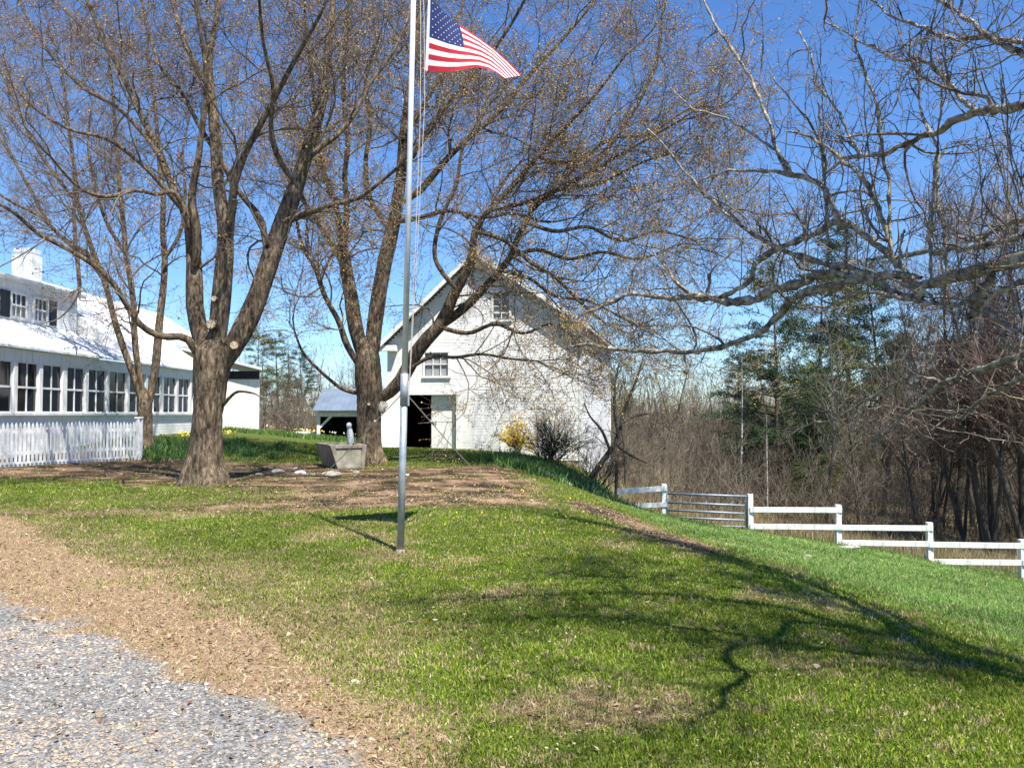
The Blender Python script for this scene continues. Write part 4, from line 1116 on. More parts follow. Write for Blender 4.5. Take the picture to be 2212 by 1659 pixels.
def browse(c, r, zmin, xmax):
    k = ~((c[:, :, 2].min(1) < zmin) & (c[:, 0, 0] < xmax))
    return c[k], r[k]
def maple(root, limbs, cen, dens=1.0, budpal=None, budw=None, twigr=.0042, bud_n=1.0, L1=2.6, twigmat=None, tscale=1.0, budsize=.012, zmin=2.4, xmax=99):
    PP = np.stack([p for p, r in limbs[1:]]); RR = np.stack([r for p, r in limbs[1:]])
    parts = []; tips = []
    # leaders: the ends of the traced limbs fork on upward
    e = PP[:, -1]; ed = unit(PP[:, -1] - PP[:, -4])
    k = 3; p0 = np.repeat(e, k, 0); d0 = unit(np.repeat(ed, k, 0) + rng.normal(size=(len(p0), 3)) * .35)
    c0, r0 = grow(p0, d0, (1.6 + 1.6 * rng.random(len(p0))) * tscale, np.repeat(RR[:, -1], k) * .75, 9, .18, .03, .3)
    p, d, r, _, _ = spawn(PP, RR, 1.9 * dens, .18, (35, 78), cen, .32, .42, .06)
    L = L1 * (.55 + .8 * rng.random(len(p))) * tscale
    c1, r1 = grow(p, d, L, np.clip(r, .011, .035), 9, .20, .03, .3)
    c1, r1 = browse(c1, r1, zmin, xmax)
    parts += [tubes(c0, r0, 5), tubes(c1, r1, 5)]
    c1 = np.concatenate([c0, c1]); r1 = np.concatenate([r0, r1])
    p, d, r, _, _ = spawn(c1, r1, 3.3 * dens, .12, (30, 75), cen, .15, .6, .04, .2)
    c2, r2 = grow(p, d, (.7 + .9 * rng.random(len(p))) * tscale, np.clip(r, .006, .014), 6, .22, .03, .4)
    c2, r2 = browse(c2, r2, zmin, xmax)
    parts.append(tubes(c2, r2, 4))
    p, d, r, _, _ = spawn(c2, r2, 6.4 * dens, .1, (28, 70), cen, .1, .6, .04, .3)
    c3, r3 = grow(p, d, (.35 + .5 * rng.random(len(p))) * tscale, np.clip(r, .0042, .0075), 4, .17, .05, .6)
    c3, r3 = browse(c3, r3, zmin, xmax)
    parts.append(tubes(c3, r3, 3))
    p, d, r, _, _ = spawn(c3, r3, 8.0 * dens, .1, (25, 60), None, 0, .7, .08, .3)
    c4, r4 = grow(p, d, (.14 + .25 * rng.random(len(p))) * tscale, np.full(len(p), twigr), 3, .15, .08, .7)
    c4, r4 = browse(c4, r4, zmin, xmax)
    parts.append(tubes(c4, r4, 3))
    # fine twigs straight off the limbs
    p, d, r, _, _ = spawn(PP, RR, 2.2 * dens, .42, (35, 75), None, 0, .3, .2)
    c5, r5 = grow(p, d, .4 + .7 * rng.random(len(p)), np.clip(r, .005, .01), 5, .2, .06, .5)
    c5, r5 = browse(c5, r5, zmin, xmax)
    parts.append(tubes(c5, r5, 3))
    V, F = merge(parts)
    npmesh('crown', V, F, twigmat or TWIG, root, smooth=False)
    tp = np.concatenate([c4[:, -1], c4[:, 1], c3[:, -1]])
    sel = rng.random(len(tp)) < bud_n; tp = tp[sel] + rng.normal(size=(sel.sum(), 3)) * .006
    # blossom clusters come in drifts
    b = buds_mesh('buds', tp, budsize * (.6 + .9 * rng.random(len(tp))), budpal, budw, root)
    b['kind'] = 'stuff'
    print('maple', root.name, len(c1), len(c2), len(c3), len(c4), len(F), len(tp))

PAL = [(.26, .12, .08), (.34, .19, .07), (.46, .33, .08), (.22, .10, .09), (.32, .28, .10)]
# --- tree A, the big maple left of the flagpole
YA = 17.7
A = [trace([(440, 1052, 80), (441, 1010, 74), (444, 960, 66), (448, 900, 62), (452, 850, 64), (457, 800, 76), (461, 765, 74), (464, 738, 48), (465, 712, 12)], YA, 0, 34),
     trace([(445, 790, 46), (432, 720, 40), (420, 660, 36), (420, 600, 34), (417, 550, 30), (411, 500, 24), (400, 460, 20), (385, 430, 18), (368, 395), (352, 350, 16), (330, 300), (300, 240, 13), (265, 165), (230, 95, 10), (198, 25), (170, -50, 8), (140, -150, 5)], YA, 1.2),
     trace([(420, 575, 26), (426, 530, 22), (422, 480, 20), (414, 440, 18), (418, 395), (428, 345, 14), (436, 280), (446, 200, 11), (440, 110), (425, 20, 8), (415, -90, 5)], YA, -1.2),
     trace([(463, 780, 50), (471, 710, 44), (478, 640, 42), (484, 570, 38), (487, 510, 32), (481, 455, 28), (471, 400, 26), (468, 335, 25), (463, 265, 22), (456, 200, 18), (452, 120, 14), (468, 40, 12), (480, -50, 9), (490, -150, 6)], YA, .5),
     trace([(486, 520, 26), (500, 460, 20), (506, 400, 17), (528, 335), (560, 275, 13), (600, 200), (645, 115, 10), (690, 35), (730, -60, 6)], YA, -1.4),
     trace([(478, 790, 60), (506, 745, 50), (532, 700, 46), (556, 645, 43), (578, 580, 41), (600, 515, 39), (621, 455, 37), (641, 400, 33), (657, 350, 29), (672, 298, 27), (690, 240, 24), (701, 180, 20), (710, 100, 17), (718, 20, 14), (724, -60, 10), (730, -160, 6)], YA, .9),
     trace([(578, 580, 16), (567, 480, 14), (545, 450), (505, 398, 12), (480, 350), (430, 272, 10), (395, 205), (350, 150, 8), (318, 60, 6), (300, -40, 4)], YA, 1.6),
     trace([(612, 480, 16), (640, 468, 14), (680, 455), (720, 442, 11), (770, 430), (820, 395, 8), (870, 350), (900, 300, 5)], YA, -1.6),
     trace([(660, 350, 15), (690, 320, 13), (730, 290), (770, 240, 10), (800, 180), (850, 110, 8), (880, 40), (900, -40, 5)], YA, 1.8),
     trace([(440, 790, 24), (415, 745, 19), (395, 728, 16), (350, 727, 15), (310, 708, 14), (285, 678, 13), (262, 640, 12), (236, 603, 12), (200, 571, 11), (140, 535, 10), (80, 503, 9), (35, 463, 8), (-20, 430, 6)], YA, -2.6),
     trace([(415, 510, 14), (380, 420, 10), (340, 420), (290, 412, 9), (230, 425), (170, 405, 7), (110, 340, 5)], YA, -2.2),
     trace([(455, 200, 14), (430, 150, 12), (400, 95), (380, 30, 9), (350, -60, 6)], YA, 1.2),
     trace([(352, 350, 12), (310, 290), (250, 230, 9), (180, 190), (110, 120, 7), (60, 40), (20, -40, 4)], YA, 2.2),
     trace([(478, 880, 10), (495, 860, 7), (515, 846, 6), (548, 850, 4), (562, 858, 2)], YA, -.8),
     trace([(400, 460, 14), (350, 400), (300, 350, 10), (230, 300), (150, 280, 7), (70, 230), (0, 150, 4)], YA, -1.5),
     trace([(641, 400, 15), (600, 340), (585, 270, 11), (590, 190), (570, 100, 8), (560, 0), (555, -90, 5)], YA, -2.2)]
ta = P(440, 1048, YA); ta[2] = h(ta[0], ta[1])
A[0][0][0, 2] = ta[2] - .15
treeA = thing('maple_tree', tuple(ta), 'biggest maple with a massive forked trunk and round pruning cuts, left of the flagpole', 'tree')
trunk_mesh('trunk', A, treeA, BARK, 26, 1.3, .08, 2)
for (u, v, r_, dx, dy_) in ((466, 648, .06, -.1, .13), (460, 703, .10, -.15, .20), (505, 748, .085, .35, .24)): scar(treeA, u, v, YA - dy_, r_, dirx=dx)
maple(treeA, A, P(455, 560, YA), .82, PAL, [4, 3, 1.6, 3, 1], bud_n=.6, budsize=.016)

# --- tree B, the maple behind the flagpole
YB_ = 26.0
B = [trace([(795, 1008, 58), (796, 960, 54), (797, 900, 50), (799, 850, 54), (795, 800, 58), (794, 768, 50), (796, 745, 32), (797, 720, 8)], YB_, 0, 32),
     trace([(787, 780, 40), (766, 700, 34), (758, 640, 29), (748, 585, 27), (742, 545, 26), (735, 500, 15), (728, 455), (714, 410, 13), (700, 378), (690, 325, 11), (682, 250), (672, 150, 9), (660, 50, 7), (655, -60, 5)], YB_, 1.0),
     trace([(744, 560, 20), (747, 500, 13), (749, 445), (745, 380, 12), (752, 300), (742, 200, 10), (746, 100), (755, 0, 7), (760, -80, 5)], YB_, -1.6),
     trace([(802, 780, 44), (810, 700, 36), (819, 640, 33), (831, 570, 31), (846, 505, 29), (858, 440, 27), (866, 380, 23), (871, 300, 20), (881, 220, 17), (893, 140, 14), (902, 60, 11), (912, -40, 8), (920, -120, 5)], YB_, .4),
     trace([(812, 868, 34), (838, 850, 32), (862, 828, 32), (880, 798, 32), (897, 765, 30), (920, 735, 30), (948, 706, 27), (968, 668, 26), (985, 625, 22), (1008, 590, 18), (1020, 545, 16), (1026, 500, 14), (1058, 452), (1110, 400, 11), (1160, 340), (1225, 272, 8), (1290, 200), (1350, 120, 5)], YB_, -2.4),
     trace([(960, 700, 24), (1000, 668, 21), (1030, 640, 18), (1055, 612, 16), (1080, 585, 15), (1102, 557, 14), (1116, 520, 13), (1136, 480), (1155, 447, 12), (1200, 412), (1262, 380, 9), (1330, 340), (1400, 300, 6), (1470, 260, 4)], YB_, -3.0),
     trace([(860, 440, 20), (905, 415, 16), (960, 350, 14), (1010, 300), (1080, 240, 11), (1150, 155), (1210, 90, 8), (1270, 20), (1330, -60, 5)], YB_, 1.5),
     trace([(772, 850, 12), (745, 842, 9), (728, 833, 8), (690, 800, 7), (655, 762, 6), (636, 715, 4)], YB_, -1.2),
     trace([(775, 790, 18), (748, 742, 14), (732, 695, 12), (702, 640, 11), (682, 582, 10), (652, 530, 8), (640, 470, 6), (628, 400, 4)], YB_, -1.8),
     trace([(866, 390, 15), (890, 340, 13), (935, 270), (990, 200, 10), (1050, 130), (1100, 60, 7), (1150, -30, 5)], YB_, -2),
     trace([(858, 480, 13), (910, 470, 11), (970, 455), (1040, 470, 8), (1110, 462), (1180, 480, 5), (1240, 470, 3)], YB_, -2.5),
     trace([(1058, 452, 10), (1130, 440, 9), (1210, 410), (1300, 395, 7), (1390, 350), (1460, 330, 4)], YB_ - 1.2, -1),
     trace([(1102, 557, 11), (1160, 540, 9), (1230, 560), (1300, 545, 7), (1380, 560), (1460, 530, 4)], YB_ - 1.6, -1.2),
     trace([(1080, 585, 10), (1140, 600, 8), (1200, 640), (1270, 650, 6), (1350, 690, 4)], YB_ - 1.6, -1.0),
     trace([(880, 800, 9), (930, 772, 8), (985, 772), (1040, 765, 6), (1100, 775), (1160, 780, 4)], YB_ - .4, -1.4),
     trace([(846, 505, 14), (800, 430, 11), (790, 350), (800, 270, 9), (790, 180), (810, 90, 7), (800, -20, 4)], YB_, 2),
     trace([(1262, 380, 9), (1330, 300), (1380, 220, 7), (1420, 130), (1430, 40, 5), (1440, -40, 3)], YB_ - 2, .5),
     trace([(748, 585, 13), (700, 500, 10), (660, 440), (640, 380, 8), (650, 300), (630, 220, 5)], YB_, 2.5),
     trace([(985, 625, 12), (940, 560, 10), (950, 480), (985, 400, 8), (1000, 320), (1040, 250, 5)], YB_ - 1, -.5),
     trace([(1026, 500, 12), (1090, 520, 10), (1150, 570), (1200, 600, 8), (1260, 660), (1310, 700, 5)], YB_ - 2.0, -.6),
     trace([(948, 706, 12), (1010, 720, 9), (1070, 700), (1130, 720, 7), (1190, 700), (1240, 730, 4)], YB_ - 1.0, -1.6),
     trace([(1136, 480, 11), (1200, 500, 9), (1270, 490), (1340, 520, 7), (1420, 500), (1500, 520, 4)], YB_ - 2.4, -.5),
     trace([(1160, 340, 10), (1240, 350, 9), (1320, 300), (1400, 290, 7), (1480, 240), (1530, 230, 4)], YB_ - 1.6, .5),
     trace([(870, 300, 13), (920, 220, 10), (960, 140), (985, 60, 7), (1010, -30, 5)], YB_, 2)]
tb = P(795, 1003, YB_); tb[2] = h(tb[0], tb[1]); B[0][0][0, 2] = tb[2] - .15
treeB = thing('maple_tree', tuple(tb), 'maple with yellow-orange buds and a low limb arching past the barn gable', 'tree')
trunk_mesh('trunk', B, treeB, BARK, 24, 1.1, .08, 5)
PALB = [(.36, .18, .06), (.48, .30, .06), (.58, .42, .07), (.27, .12, .07), (.40, .36, .09)]
m = MB(); q = P(811, 892, YB_ - .1)
scar(treeB, 797, 874, YB_ - .40, .05, dirx=.1)
hg_ = blob('lichened_burl', P(828, 880, YB_ - .15), .12, STONE, 77, treeB, (1.1, .5, 1.5), .5)
maple(treeB, B, P(900, 600, YB_ - .5), .87, PALB, [4, 4, 2, 2, 2], zmin=3.4, xmax=-2.2, L1=2.9, bud_n=.8, budsize=.0185, tscale=1.08)

# --- tree C, the smaller multi-stemmed maple at the end of the picket fence
YC = 27.5
Cc = [trace([(316, 992, 30), (315, 960, 28), (314, 920, 28), (313, 880, 30), (312, 855, 20), (312, 838, 6)], YC, 0, 22),
      trace([(308, 880, 20), (298, 840, 18), (284, 800, 14), (264, 745, 13), (248, 695, 13), (236, 645, 12), (224, 605, 11), (205, 555, 11), (185, 500, 10), (168, 440), (162, 370, 8), (150, 290), (140, 200, 6), (120, 100, 4)], YC, -1),
      trace([(320, 880, 22), (335, 800, 18), (341, 735, 17), (346, 680, 15), (353, 620, 14), (356, 560, 13), (351, 500, 12), (353, 430, 11), (346, 365), (340, 300, 9), (335, 220), (320, 130, 6), (318, 30, 4)], YC, 1),
      trace([(313, 870, 17), (303, 820, 14), (294, 765, 13), (290, 715, 13), (289, 660, 12), (281, 600, 12), (272, 550, 11), (268, 495), (262, 440, 10), (257, 375), (250, 300, 8), (245, 220), (235, 130, 5)], YC, 0),
      trace([(224, 605, 10), (190, 560), (140, 520, 8), (90, 470), (30, 440, 6), (-30, 400, 4)], YC, -1.8),
      trace([(168, 440, 9), (120, 380), (80, 320, 7), (40, 240), (10, 150, 4)], YC, 1),
      trace([(163, 400, 8), (160, 460, 8), (163, 520, 9), (168, 570, 10), (172, 622, 8)], YC - .6, .2),
      trace([(272, 550, 9), (230, 480), (205, 400, 7), (190, 310), (200, 220, 4)], YC, 1.5),
      trace([(356, 560, 9), (390, 500), (400, 420, 7), (395, 330), (410, 250, 4)], YC, 1.5),
      trace([(205, 555, 9), (120, 500), (60, 400, 7), (20, 330), (-30, 260, 4)], YC, 1.0)]
tcx = P(315, 985, YC); tcx[2] = h(tcx[0], tcx[1]); Cc[0][0][0, 2] = tcx[2] - .1
treeC = thing('maple_tree', tuple(tcx), 'smaller multi-stemmed maple at the end of the picket fence', 'tree')
trunk_mesh('trunk', Cc, treeC, BARK, 18, .7, .06, 9)
maple(treeC, Cc, P(280, 620, YC), .86, PAL, [4, 2.5, 1, 3.5, 1], L1=2.2, bud_n=.5, budsize=.015, tscale=1.0)

# --- apple tree whose limbs reach in from the right
def Ya(u, v): return 6.1 + (2212 - u) * .0058
def ap(sp, dy=0, n=22, yo=0):
    p, r = trace(sp, 0, dy, int(n * 1.9), Yf=lambda u, v: Ya(u, v) + yo)
    k = rng.normal(size=(len(p), 3)); k = (k + np.roll(k, 1, 0) * .6)
    k[0] = 0
    p = p + k * (.004 + .15 * r[:, None])
    return p, 1.16 * r * (1 + .22 * np.clip(rng.normal(size=len(r)), -1, 2))
AP = [resample([(6.6, 1.2, -.8), (6.5, 1.25, .3), (6.3, 1.4, 1.3), (5.9, 1.8, 2.0), (5.3, 2.5, 2.5)], [.24, .19, .18, .15, .11], 22),
      resample([(5.3, 2.5, 2.5), (4.7, 3.1, 2.7), tuple(P(2520, 500, 4.6)), tuple(P(2330, 530, 5.5)), tuple(P(2212, 558, 6.1)), tuple(P(2150, 572, 6.46)), tuple(P(2095, 590, 6.8)), tuple(P(2040, 602, 7.1)), tuple(P(1990, 618, 7.4)), tuple(P(1950, 612, 7.62))], [.11, .10, .09, .08, .07, .062, .055, .048, .04, .03], 30),
      ap([(2212, 508, 13), (2152, 526, 12), (2062, 540, 11), (1990, 546, 9), (1930, 556, 7), (1870, 560, 4)]),
      ap([(1990, 600, 16), (1949, 594, 15), (1890, 592, 14), (1836, 580, 12), (1782, 571, 11), (1730, 553), (1679, 535, 9), (1602, 490, 8), (1557, 450, 7), (1490, 382, 5), (1436, 315, 4), (1400, 280, 2.5)]),
      ap([(1995, 640, 16), (1940, 636, 15), (1895, 609, 15), (1850, 607, 15), (1800, 620, 14), (1778, 625), (1724, 638, 14), (1688, 675, 13), (1661, 702, 12), (1638, 719, 11), (1593, 739, 10), (1531, 756, 9), (1430, 760, 8), (1332, 755, 7), (1275, 745, 6), (1225, 748, 4)], 0, 34),
      ap([(1860, 600, 18), (1782, 592, 17), (1724, 616, 16), (1665, 632, 16), (1616, 650, 15), (1566, 650, 13), (1497, 642, 11), (1444, 644, 10), (1368, 636, 8), (1326, 652, 7), (1267, 677, 4)], 0, 30),
      ap([(1836, 486, 12), (1805, 481, 12), (1769, 499, 11), (1697, 531, 11), (1652, 553, 11), (1629, 571, 10), (1625, 598, 10), (1589, 630, 10), (1557, 641, 9), (1499, 636, 8), (1472, 621, 7), (1436, 576, 5), (1405, 540, 3)]),
      ap([(1960, 590, 15), (1917, 549, 14), (1886, 517, 13), (1836, 486, 12), (1814, 477), (1791, 427, 11), (1778, 405), (1746, 387, 9), (1715, 378), (1679, 373, 7), (1589, 369, 5), (1544, 378), (1490, 402, 3)]),
      ap([(1935, 580, 10), (1922, 522, 9), (1904, 472), (1886, 423, 8), (1854, 373), (1814, 342, 7), (1782, 315), (1742, 292, 5), (1697, 283, 3)], -.6),
      ap([(2290, 225, 20), (2211, 229, 17), (2138, 234, 15), (2110, 243), (2070, 261, 13), (2030, 279), (1985, 301, 12), (1949, 315), (1904, 333, 10), (1850, 337), (1805, 355, 7), (1778, 378, 4)]),
      ap([(2300, 160, 15), (2211, 117, 12), (2173, 99), (2128, 76, 9), (2083, 36), (2047, 13, 7), (2005, -15, 5)]),
      ap([(2300, 100, 12), (2211, 90, 10), (2137, 81), (2083, 85, 8), (2038, 81), (1985, 58, 6), (1922, 31), (1881, 0, 4)]),
      ap([(2110, 238, 9), (2083, 216), (2056, 184, 8), (2025, 157), (1994, 130, 7), (1935, 126), (1886, 103, 5), (1859, 90), (1814, 63), (1782, 49, 3)]),
      ap([(1712, 378, 8), (1701, 373), (1679, 337, 7), (1661, 270), (1634, 198, 6), (1598, 130), (1548, 58, 5), (1521, 0), (1505, -50, 3)]),
      ap([(1715, 375, 6), (1679, 328), (1634, 297, 5), (1566, 256), (1499, 234, 3), (1450, 190, 2)]),
      ap([(1863, 342, 6), (1832, 288), (1800, 225, 5), (1764, 180), (1751, 121, 4), (1724, 67, 3)]),
      ap([(1921, 560, 8), (1922, 450, 7), (1917, 391), (1904, 324, 6), (1899, 261), (1886, 202, 6), (1868, 157), (1850, 90, 5), (1859, 0, 3), (1862, -40, 2)]),
      ap([(1791, 571, 6), (1787, 495), (1782, 405, 6), (1773, 315), (1769, 225, 3)]),
      ap([(2043, 590, 8), (2043, 508, 7), (2030, 450), (2025, 382, 6), (2025, 310), (1998, 270, 5), (1985, 202), (1989, 135, 4), (1990, 60, 2)]),
      ap([(2010, 600, 7), (2011, 517), (2016, 405, 6), (2027, 292), (2034, 180, 3)], -.5),
      ap([(2330, 720, 14), (2211, 764, 12), (2143, 789), (2080, 814, 10), (2034, 827), (1997, 856, 8), (1955, 894), (1913, 936, 5), (1880, 961, 3)]),
      ap([(2330, 760, 12), (2211, 814, 9), (2147, 848), (2106, 873, 6), (2072, 906, 3)]),
      ap([(2030, 829, 7), (1975, 812, 6), (1913, 840), (1860, 872, 4), (1829, 890), (1800, 907), (1750, 915, 3), (1700, 944, 2)]),
      ap([(2150, 590, 22), (2128, 620, 18), (2106, 655, 18), (2090, 690, 18)], -.2, 10),
      ap([(2018, 648, 8), (1985, 618, 7), (1954, 583, 7), (1944, 545, 6), (1952, 500, 4)], -.35),
      ap([(2240, 600, 14), (2180, 620, 10), (2130, 660, 8), (2170, 700, 6), (2212, 720, 4)], -.3),
      ap([(2130, 640, 8), (2060, 660, 8), (1990, 650, 8), (1930, 640, 8), (1860, 632, 6), (1800, 655, 4)], -.2),
      ap([(2280, 480, 12), (2212, 470, 10), (2150, 500, 8), (2100, 520, 6), (2050, 500, 4)], .4),
      # upper limbs outside the frame whose shadows lie on the lawn
      resample([(5.3, 2.5, 2.5), (4.9, 3.0, 3.3), (4.4, 3.7, 4.1), (3.74, 4.5, 4.6), (3.52, 4.88, 4.65), (2.58, 5.2, 4.75), (2.02, 5.2, 4.8), (1.2, 5.0, 4.95), (.5, 4.9, 5.0)], [.09, .075, .065, .055, .048, .04, .03, .02, .012], 30),
      resample([(3.9, 4.3, 4.4), (3.36, 4.6, 4.3), (3.12, 4.22, 4.32), (2.85, 3.95, 4.2), (2.62, 3.78, 4.28), (2.48, 3.5, 4.2), (2.53, 3.22, 4.2), (2.34, 2.95, 4.22), (2.25, 2.7, 4.2), (2.02, 2.45, 4.2)], [.04, .036, .034, .033, .032, .03, .026, .023, .018, .01], 34),
      resample([(5.3, 2.5, 2.5), (5.0, 3.2, 3.8), (4.6, 4.2, 4.8), (4.0, 5.0, 5.3), (3.2, 5.4, 5.6), (2.2, 5.6, 5.9)], [.08, .065, .05, .04, .03, .015], 24),
      resample([(4.4, 3.7, 4.1), (3.6, 3.6, 4.7), (2.8, 3.9, 5.0), (2.0, 4.2, 5.2), (1.2, 4.0, 5.3)], [.05, .04, .03, .02, .01], 24),
      resample([(4.6, 4.2, 4.8), (4.2, 5.0, 5.6), (3.6, 5.8, 6.2), (2.6, 6.2, 6.6)], [.045, .035, .025, .012], 24),
      resample([(5.9, 1.8, 2.0), (6.6, 2.6, 3.2), (6.9, 4.0, 4.0), (7.2, 5.5, 4.4), (7.0, 7.0, 4.8)], [.12, .1, .08, .05, .03], 20),
      resample([(5.9, 1.8, 2.1), (5.4, 1.0, 3.2), (4.9, .4, 3.9), (4.2, 0, 4.4)], [.1, .08, .06, .03], 16)]
apple = thing('apple_tree', (6.6, 1.2, h(6.6, 1.2)), 'gnarled bare apple tree reaching pale spurred limbs in from the right', 'tree')
trunk_mesh('trunk', AP, apple, APPLEB, 16, .6, .09, 4)
PPa = np.concatenate([resample(p, r, 24)[0][None] for p, r in AP[1:]]); RRa = np.concatenate([resample(p, r, 24)[1][None] for p, r in AP[1:]])
parts = []; cen = np.array([4.5, 6, 1.5])
big = RRa[:, 0] > .02
# crooked secondary boughs
p, d, r, _, _ = spawn(PPa, RRa, 1.1, .05, (40, 85), None, 0, .5, .35)
c0, r0 = grow(p, d, .7 + .9 * rng.random(len(p)), np.clip(r, .006, .016), 12, .24, .04, .35)
r0 = r0 * (1 + .2 * np.clip(rng.normal(size=r0.shape), -1, 2))
parts.append(tubes(c0, r0, 6))
PPa = np.concatenate([PPa, np.stack([resample(a_, b__, 24)[0] for a_, b__ in zip(c0, r0)])]); RRa = np.concatenate([RRa, np.stack([resample(a_, b__, 24)[1] for a_, b__ in zip(c0, r0)])])
big = RRa[:, 0] > .016
p, d, r, _, _ = spawn(PPa, RRa, 2.6, .06, (35, 80), None, 0, .4, .4)
c1, r1 = grow(p, d, .2 + .7 * rng.random(len(p)) ** 1.5, np.clip(r, .0035, .008), 8, .26, .08, .4)
parts.append(tubes(c1, r1, 5))
# dense fine upper crown outside the frame, whose shade dapples the lawn
hid = PPa[:, :, 2].mean(1) > 3.95
p, d, r, _, _ = spawn(PPa[hid], RRa[hid], 15, .1, (35, 85), None, 0, .4, .1)
cu, ru = grow(p, d, .4 + .9 * rng.random(len(p)), np.clip(r, .004, .009), 8, .24, .04, .4)
ok = (cu[:, :, 2] - 1.6 > .52 * cu[:, :, 1]).all(1); cu, ru = cu[ok], ru[ok]
parts.append(tubes(cu, ru, 4))
p, d, r, _, _ = spawn(cu, ru, 10, .1, (35, 75), None, 0, .7, .1)
cu2, ru2 = grow(p, d, .12 + .35 * rng.random(len(p)), np.full(len(p), .0045), 4, .26, .04, .6)
ok = (cu2[:, :, 2] - 1.6 > .50 * cu2[:, :, 1]).all(1); parts.append(tubes(cu2[ok], ru2[ok], 3))
# straight water sprouts
p, d, r, _, _ = spawn(PPa[big], RRa[big], 1.2, .15, (60, 90), None, 0, .4, 1.6)
c1b, r1b = grow(p, d, .6 + .9 * rng.random(len(p)), np.clip(r, .004, .0075), 9, .08, .12, .4)
parts.append(tubes(c1b, r1b, 5))
c1 = np.concatenate([c1, c1b[:, :8]]); r1 = np.concatenate([r1, r1b[:, :8]])
p, d, r, _, _ = spawn(c1, r1, 6.5, .15, (30, 70), None, 0, .7, .25)
c2, r2 = grow(p, d, .10 + .35 * rng.random(len(p)), np.clip(r, .0028, .0045), 5, .26, .06, .6)
parts.append(tubes(c2, r2, 4))
p, d, r, _, _ = spawn(np.concatenate([PPa]), RRa, 9, .05, (50, 90), None, 0, .3, .2)
c3, r3 = grow(p, d, .03 + .12 * rng.random(len(p)), np.full(len(p), .0036), 4, .35, .05, .9)
parts.append(tubes(c3, r3, 4))
p, d, r, _, _ = spawn(c2, r2, 6, .2, (35, 70), None, 0, .8, .1)
c4, r4 = grow(p, d, .04 + .10 * rng.random(len(p)), np.full(len(p), .0024), 3, .3, .05, .8)
parts.append(tubes(c4, r4, 3))
V, F = merge(parts); npmesh('crown', V, F, APPLET, apple)
tp = np.concatenate([c3[:, -1], c4[:, -1], c2[:, -1]])
b_ = buds_mesh('buds', tp, .0045 + .004 * rng.random(len(tp)), [(.30, .20, .15), (.42, .34, .22), (.45, .22, .18), (.5, .5, .25)], [3, 3, 2, .6], apple); b_['kind'] = 'stuff'

# ------------------------------------------------------------------ shrubs
def shrub(name, label, base, spread, height, nstem, mat, cat='shrub', r=.008, lean=.5, sub=7, group=None, buds=None, budn=0, bs=.02, parts_name='branches'):
    t = thing(name, tuple(base), label, cat, group)
    p0 = np.repeat(np.array(base)[None], nstem, 0) + rng.normal(size=(nstem, 3)) * np.array([.12, .12, 0]) * spread
    d0 = unit(np.stack([rng.normal(size=nstem) * lean, rng.normal(size=nstem) * lean, np.ones(nstem)], 1))
    c1, r1 = grow(p0, d0, height * (.55 + .5 * rng.random(nstem)), np.full(nstem, r), 9, .13, .0, .35)
    parts = [tubes(c1, r1, 5)]
    p, d, rr, _, _ = spawn(c1, r1, sub, .2, (20, 50), None, 0, .6, .2)
    c2, r2 = grow(p, d, height * (.12 + .25 * rng.random(len(p))), np.clip(rr, .002, .02), 5, .18, .03, .5); parts.append(tubes(c2, r2, 3))
    p, d, rr, _, _ = spawn(c2, r2, sub * 1.3, .15, (20, 55), None, 0, .7, .1)
    c3, r3 = grow(p, d, height * (.06 + .10 * rng.random(len(p))), np.full(len(p), r * .35), 3, .18, .03, .7); parts.append(tubes(c3, r3, 3))
    V, F = merge(parts); npmesh(parts_name, V, F, mat, t)
    if buds:
        tp = np.concatenate([c3[:, -1], c3[:, 1], c2[:, -1], c2[:, 2]]); tp = tp[rng.random(len(tp)) < budn]
        o = buds_mesh('blossoms', tp, bs * (.6 + .8 * rng.random(len(tp))), buds, [1] * len(buds), t); o['kind'] = 'stuff'
    return t
def gp(u, v, Y): q = P(u, v, Y); return np.array([q[0], q[1], h(q[0], q[1])])
shrub('forsythia_bush', 'yellow flowering forsythia bush against the barn wall', gp(1120, 981, 34.6) , .6, 1.3, 44, TWIG, r=.006, lean=.45, sub=8, buds=[(.75, .55, .04), (.85, .65, .06), (.65, .42, .05)], budn=.6, bs=.036)
shrub('bare_shrub', 'dense upright brown shrub standing before the barn corner', gp(1190, 1030, 26.3), 1.0, 2.0, 60, WOODT, r=.012, lean=.28, sub=7)
shrub('bare_shrub', 'rust-red twiggy shrub in the far yard left of the open shed', gp(626, 948, 43), 1.0, 1.5, 34, WOODR, r=.016, lean=.35, sub=5)
shrub('bare_shrub', 'tangled bare shrub leaning over the barn foundation', gp(1285, 1060, 28.2), 1.6, 2.2, 40, WOODT, r=.012, lean=.6, sub=6)
# leaning dead tree at the barn corner
lt = [trace([(1262, 1055, 12), (1285, 1020, 13), (1310, 985, 12), (1330, 955, 10), (1342, 915, 8), (1352, 875, 8), (1375, 820, 5), (1390, 770, 3)], 28.6, .6, 20),
      trace([(1330, 960, 7), (1350, 975, 6), (1375, 990, 5), (1398, 1000, 3)], 28.6, -.3, 10), trace([(1342, 915, 7), (1368, 900, 5), (1400, 893, 3)], 28.7, .3, 10),
      trace([(1318, 975, 8), (1300, 930, 6), (1275, 900, 4), (1262, 870, 2)], 28.6, -.3, 12), trace([(1335, 940, 8), (1328, 880, 6), (1330, 820, 4), (1345, 760, 2)], 28.7, .2, 12)]
q = gp(1262, 1055, 28.6); lt[0][0][0, 2] = min(lt[0][0][0, 2], q[2] - .1)
lean_t = thing('leaning_tree', tuple(q), 'dark bare tree leaning to the right across the barn corner', 'tree')
trunk_mesh('trunk', lt, lean_t, WOODT, 10, None, .05, 3)
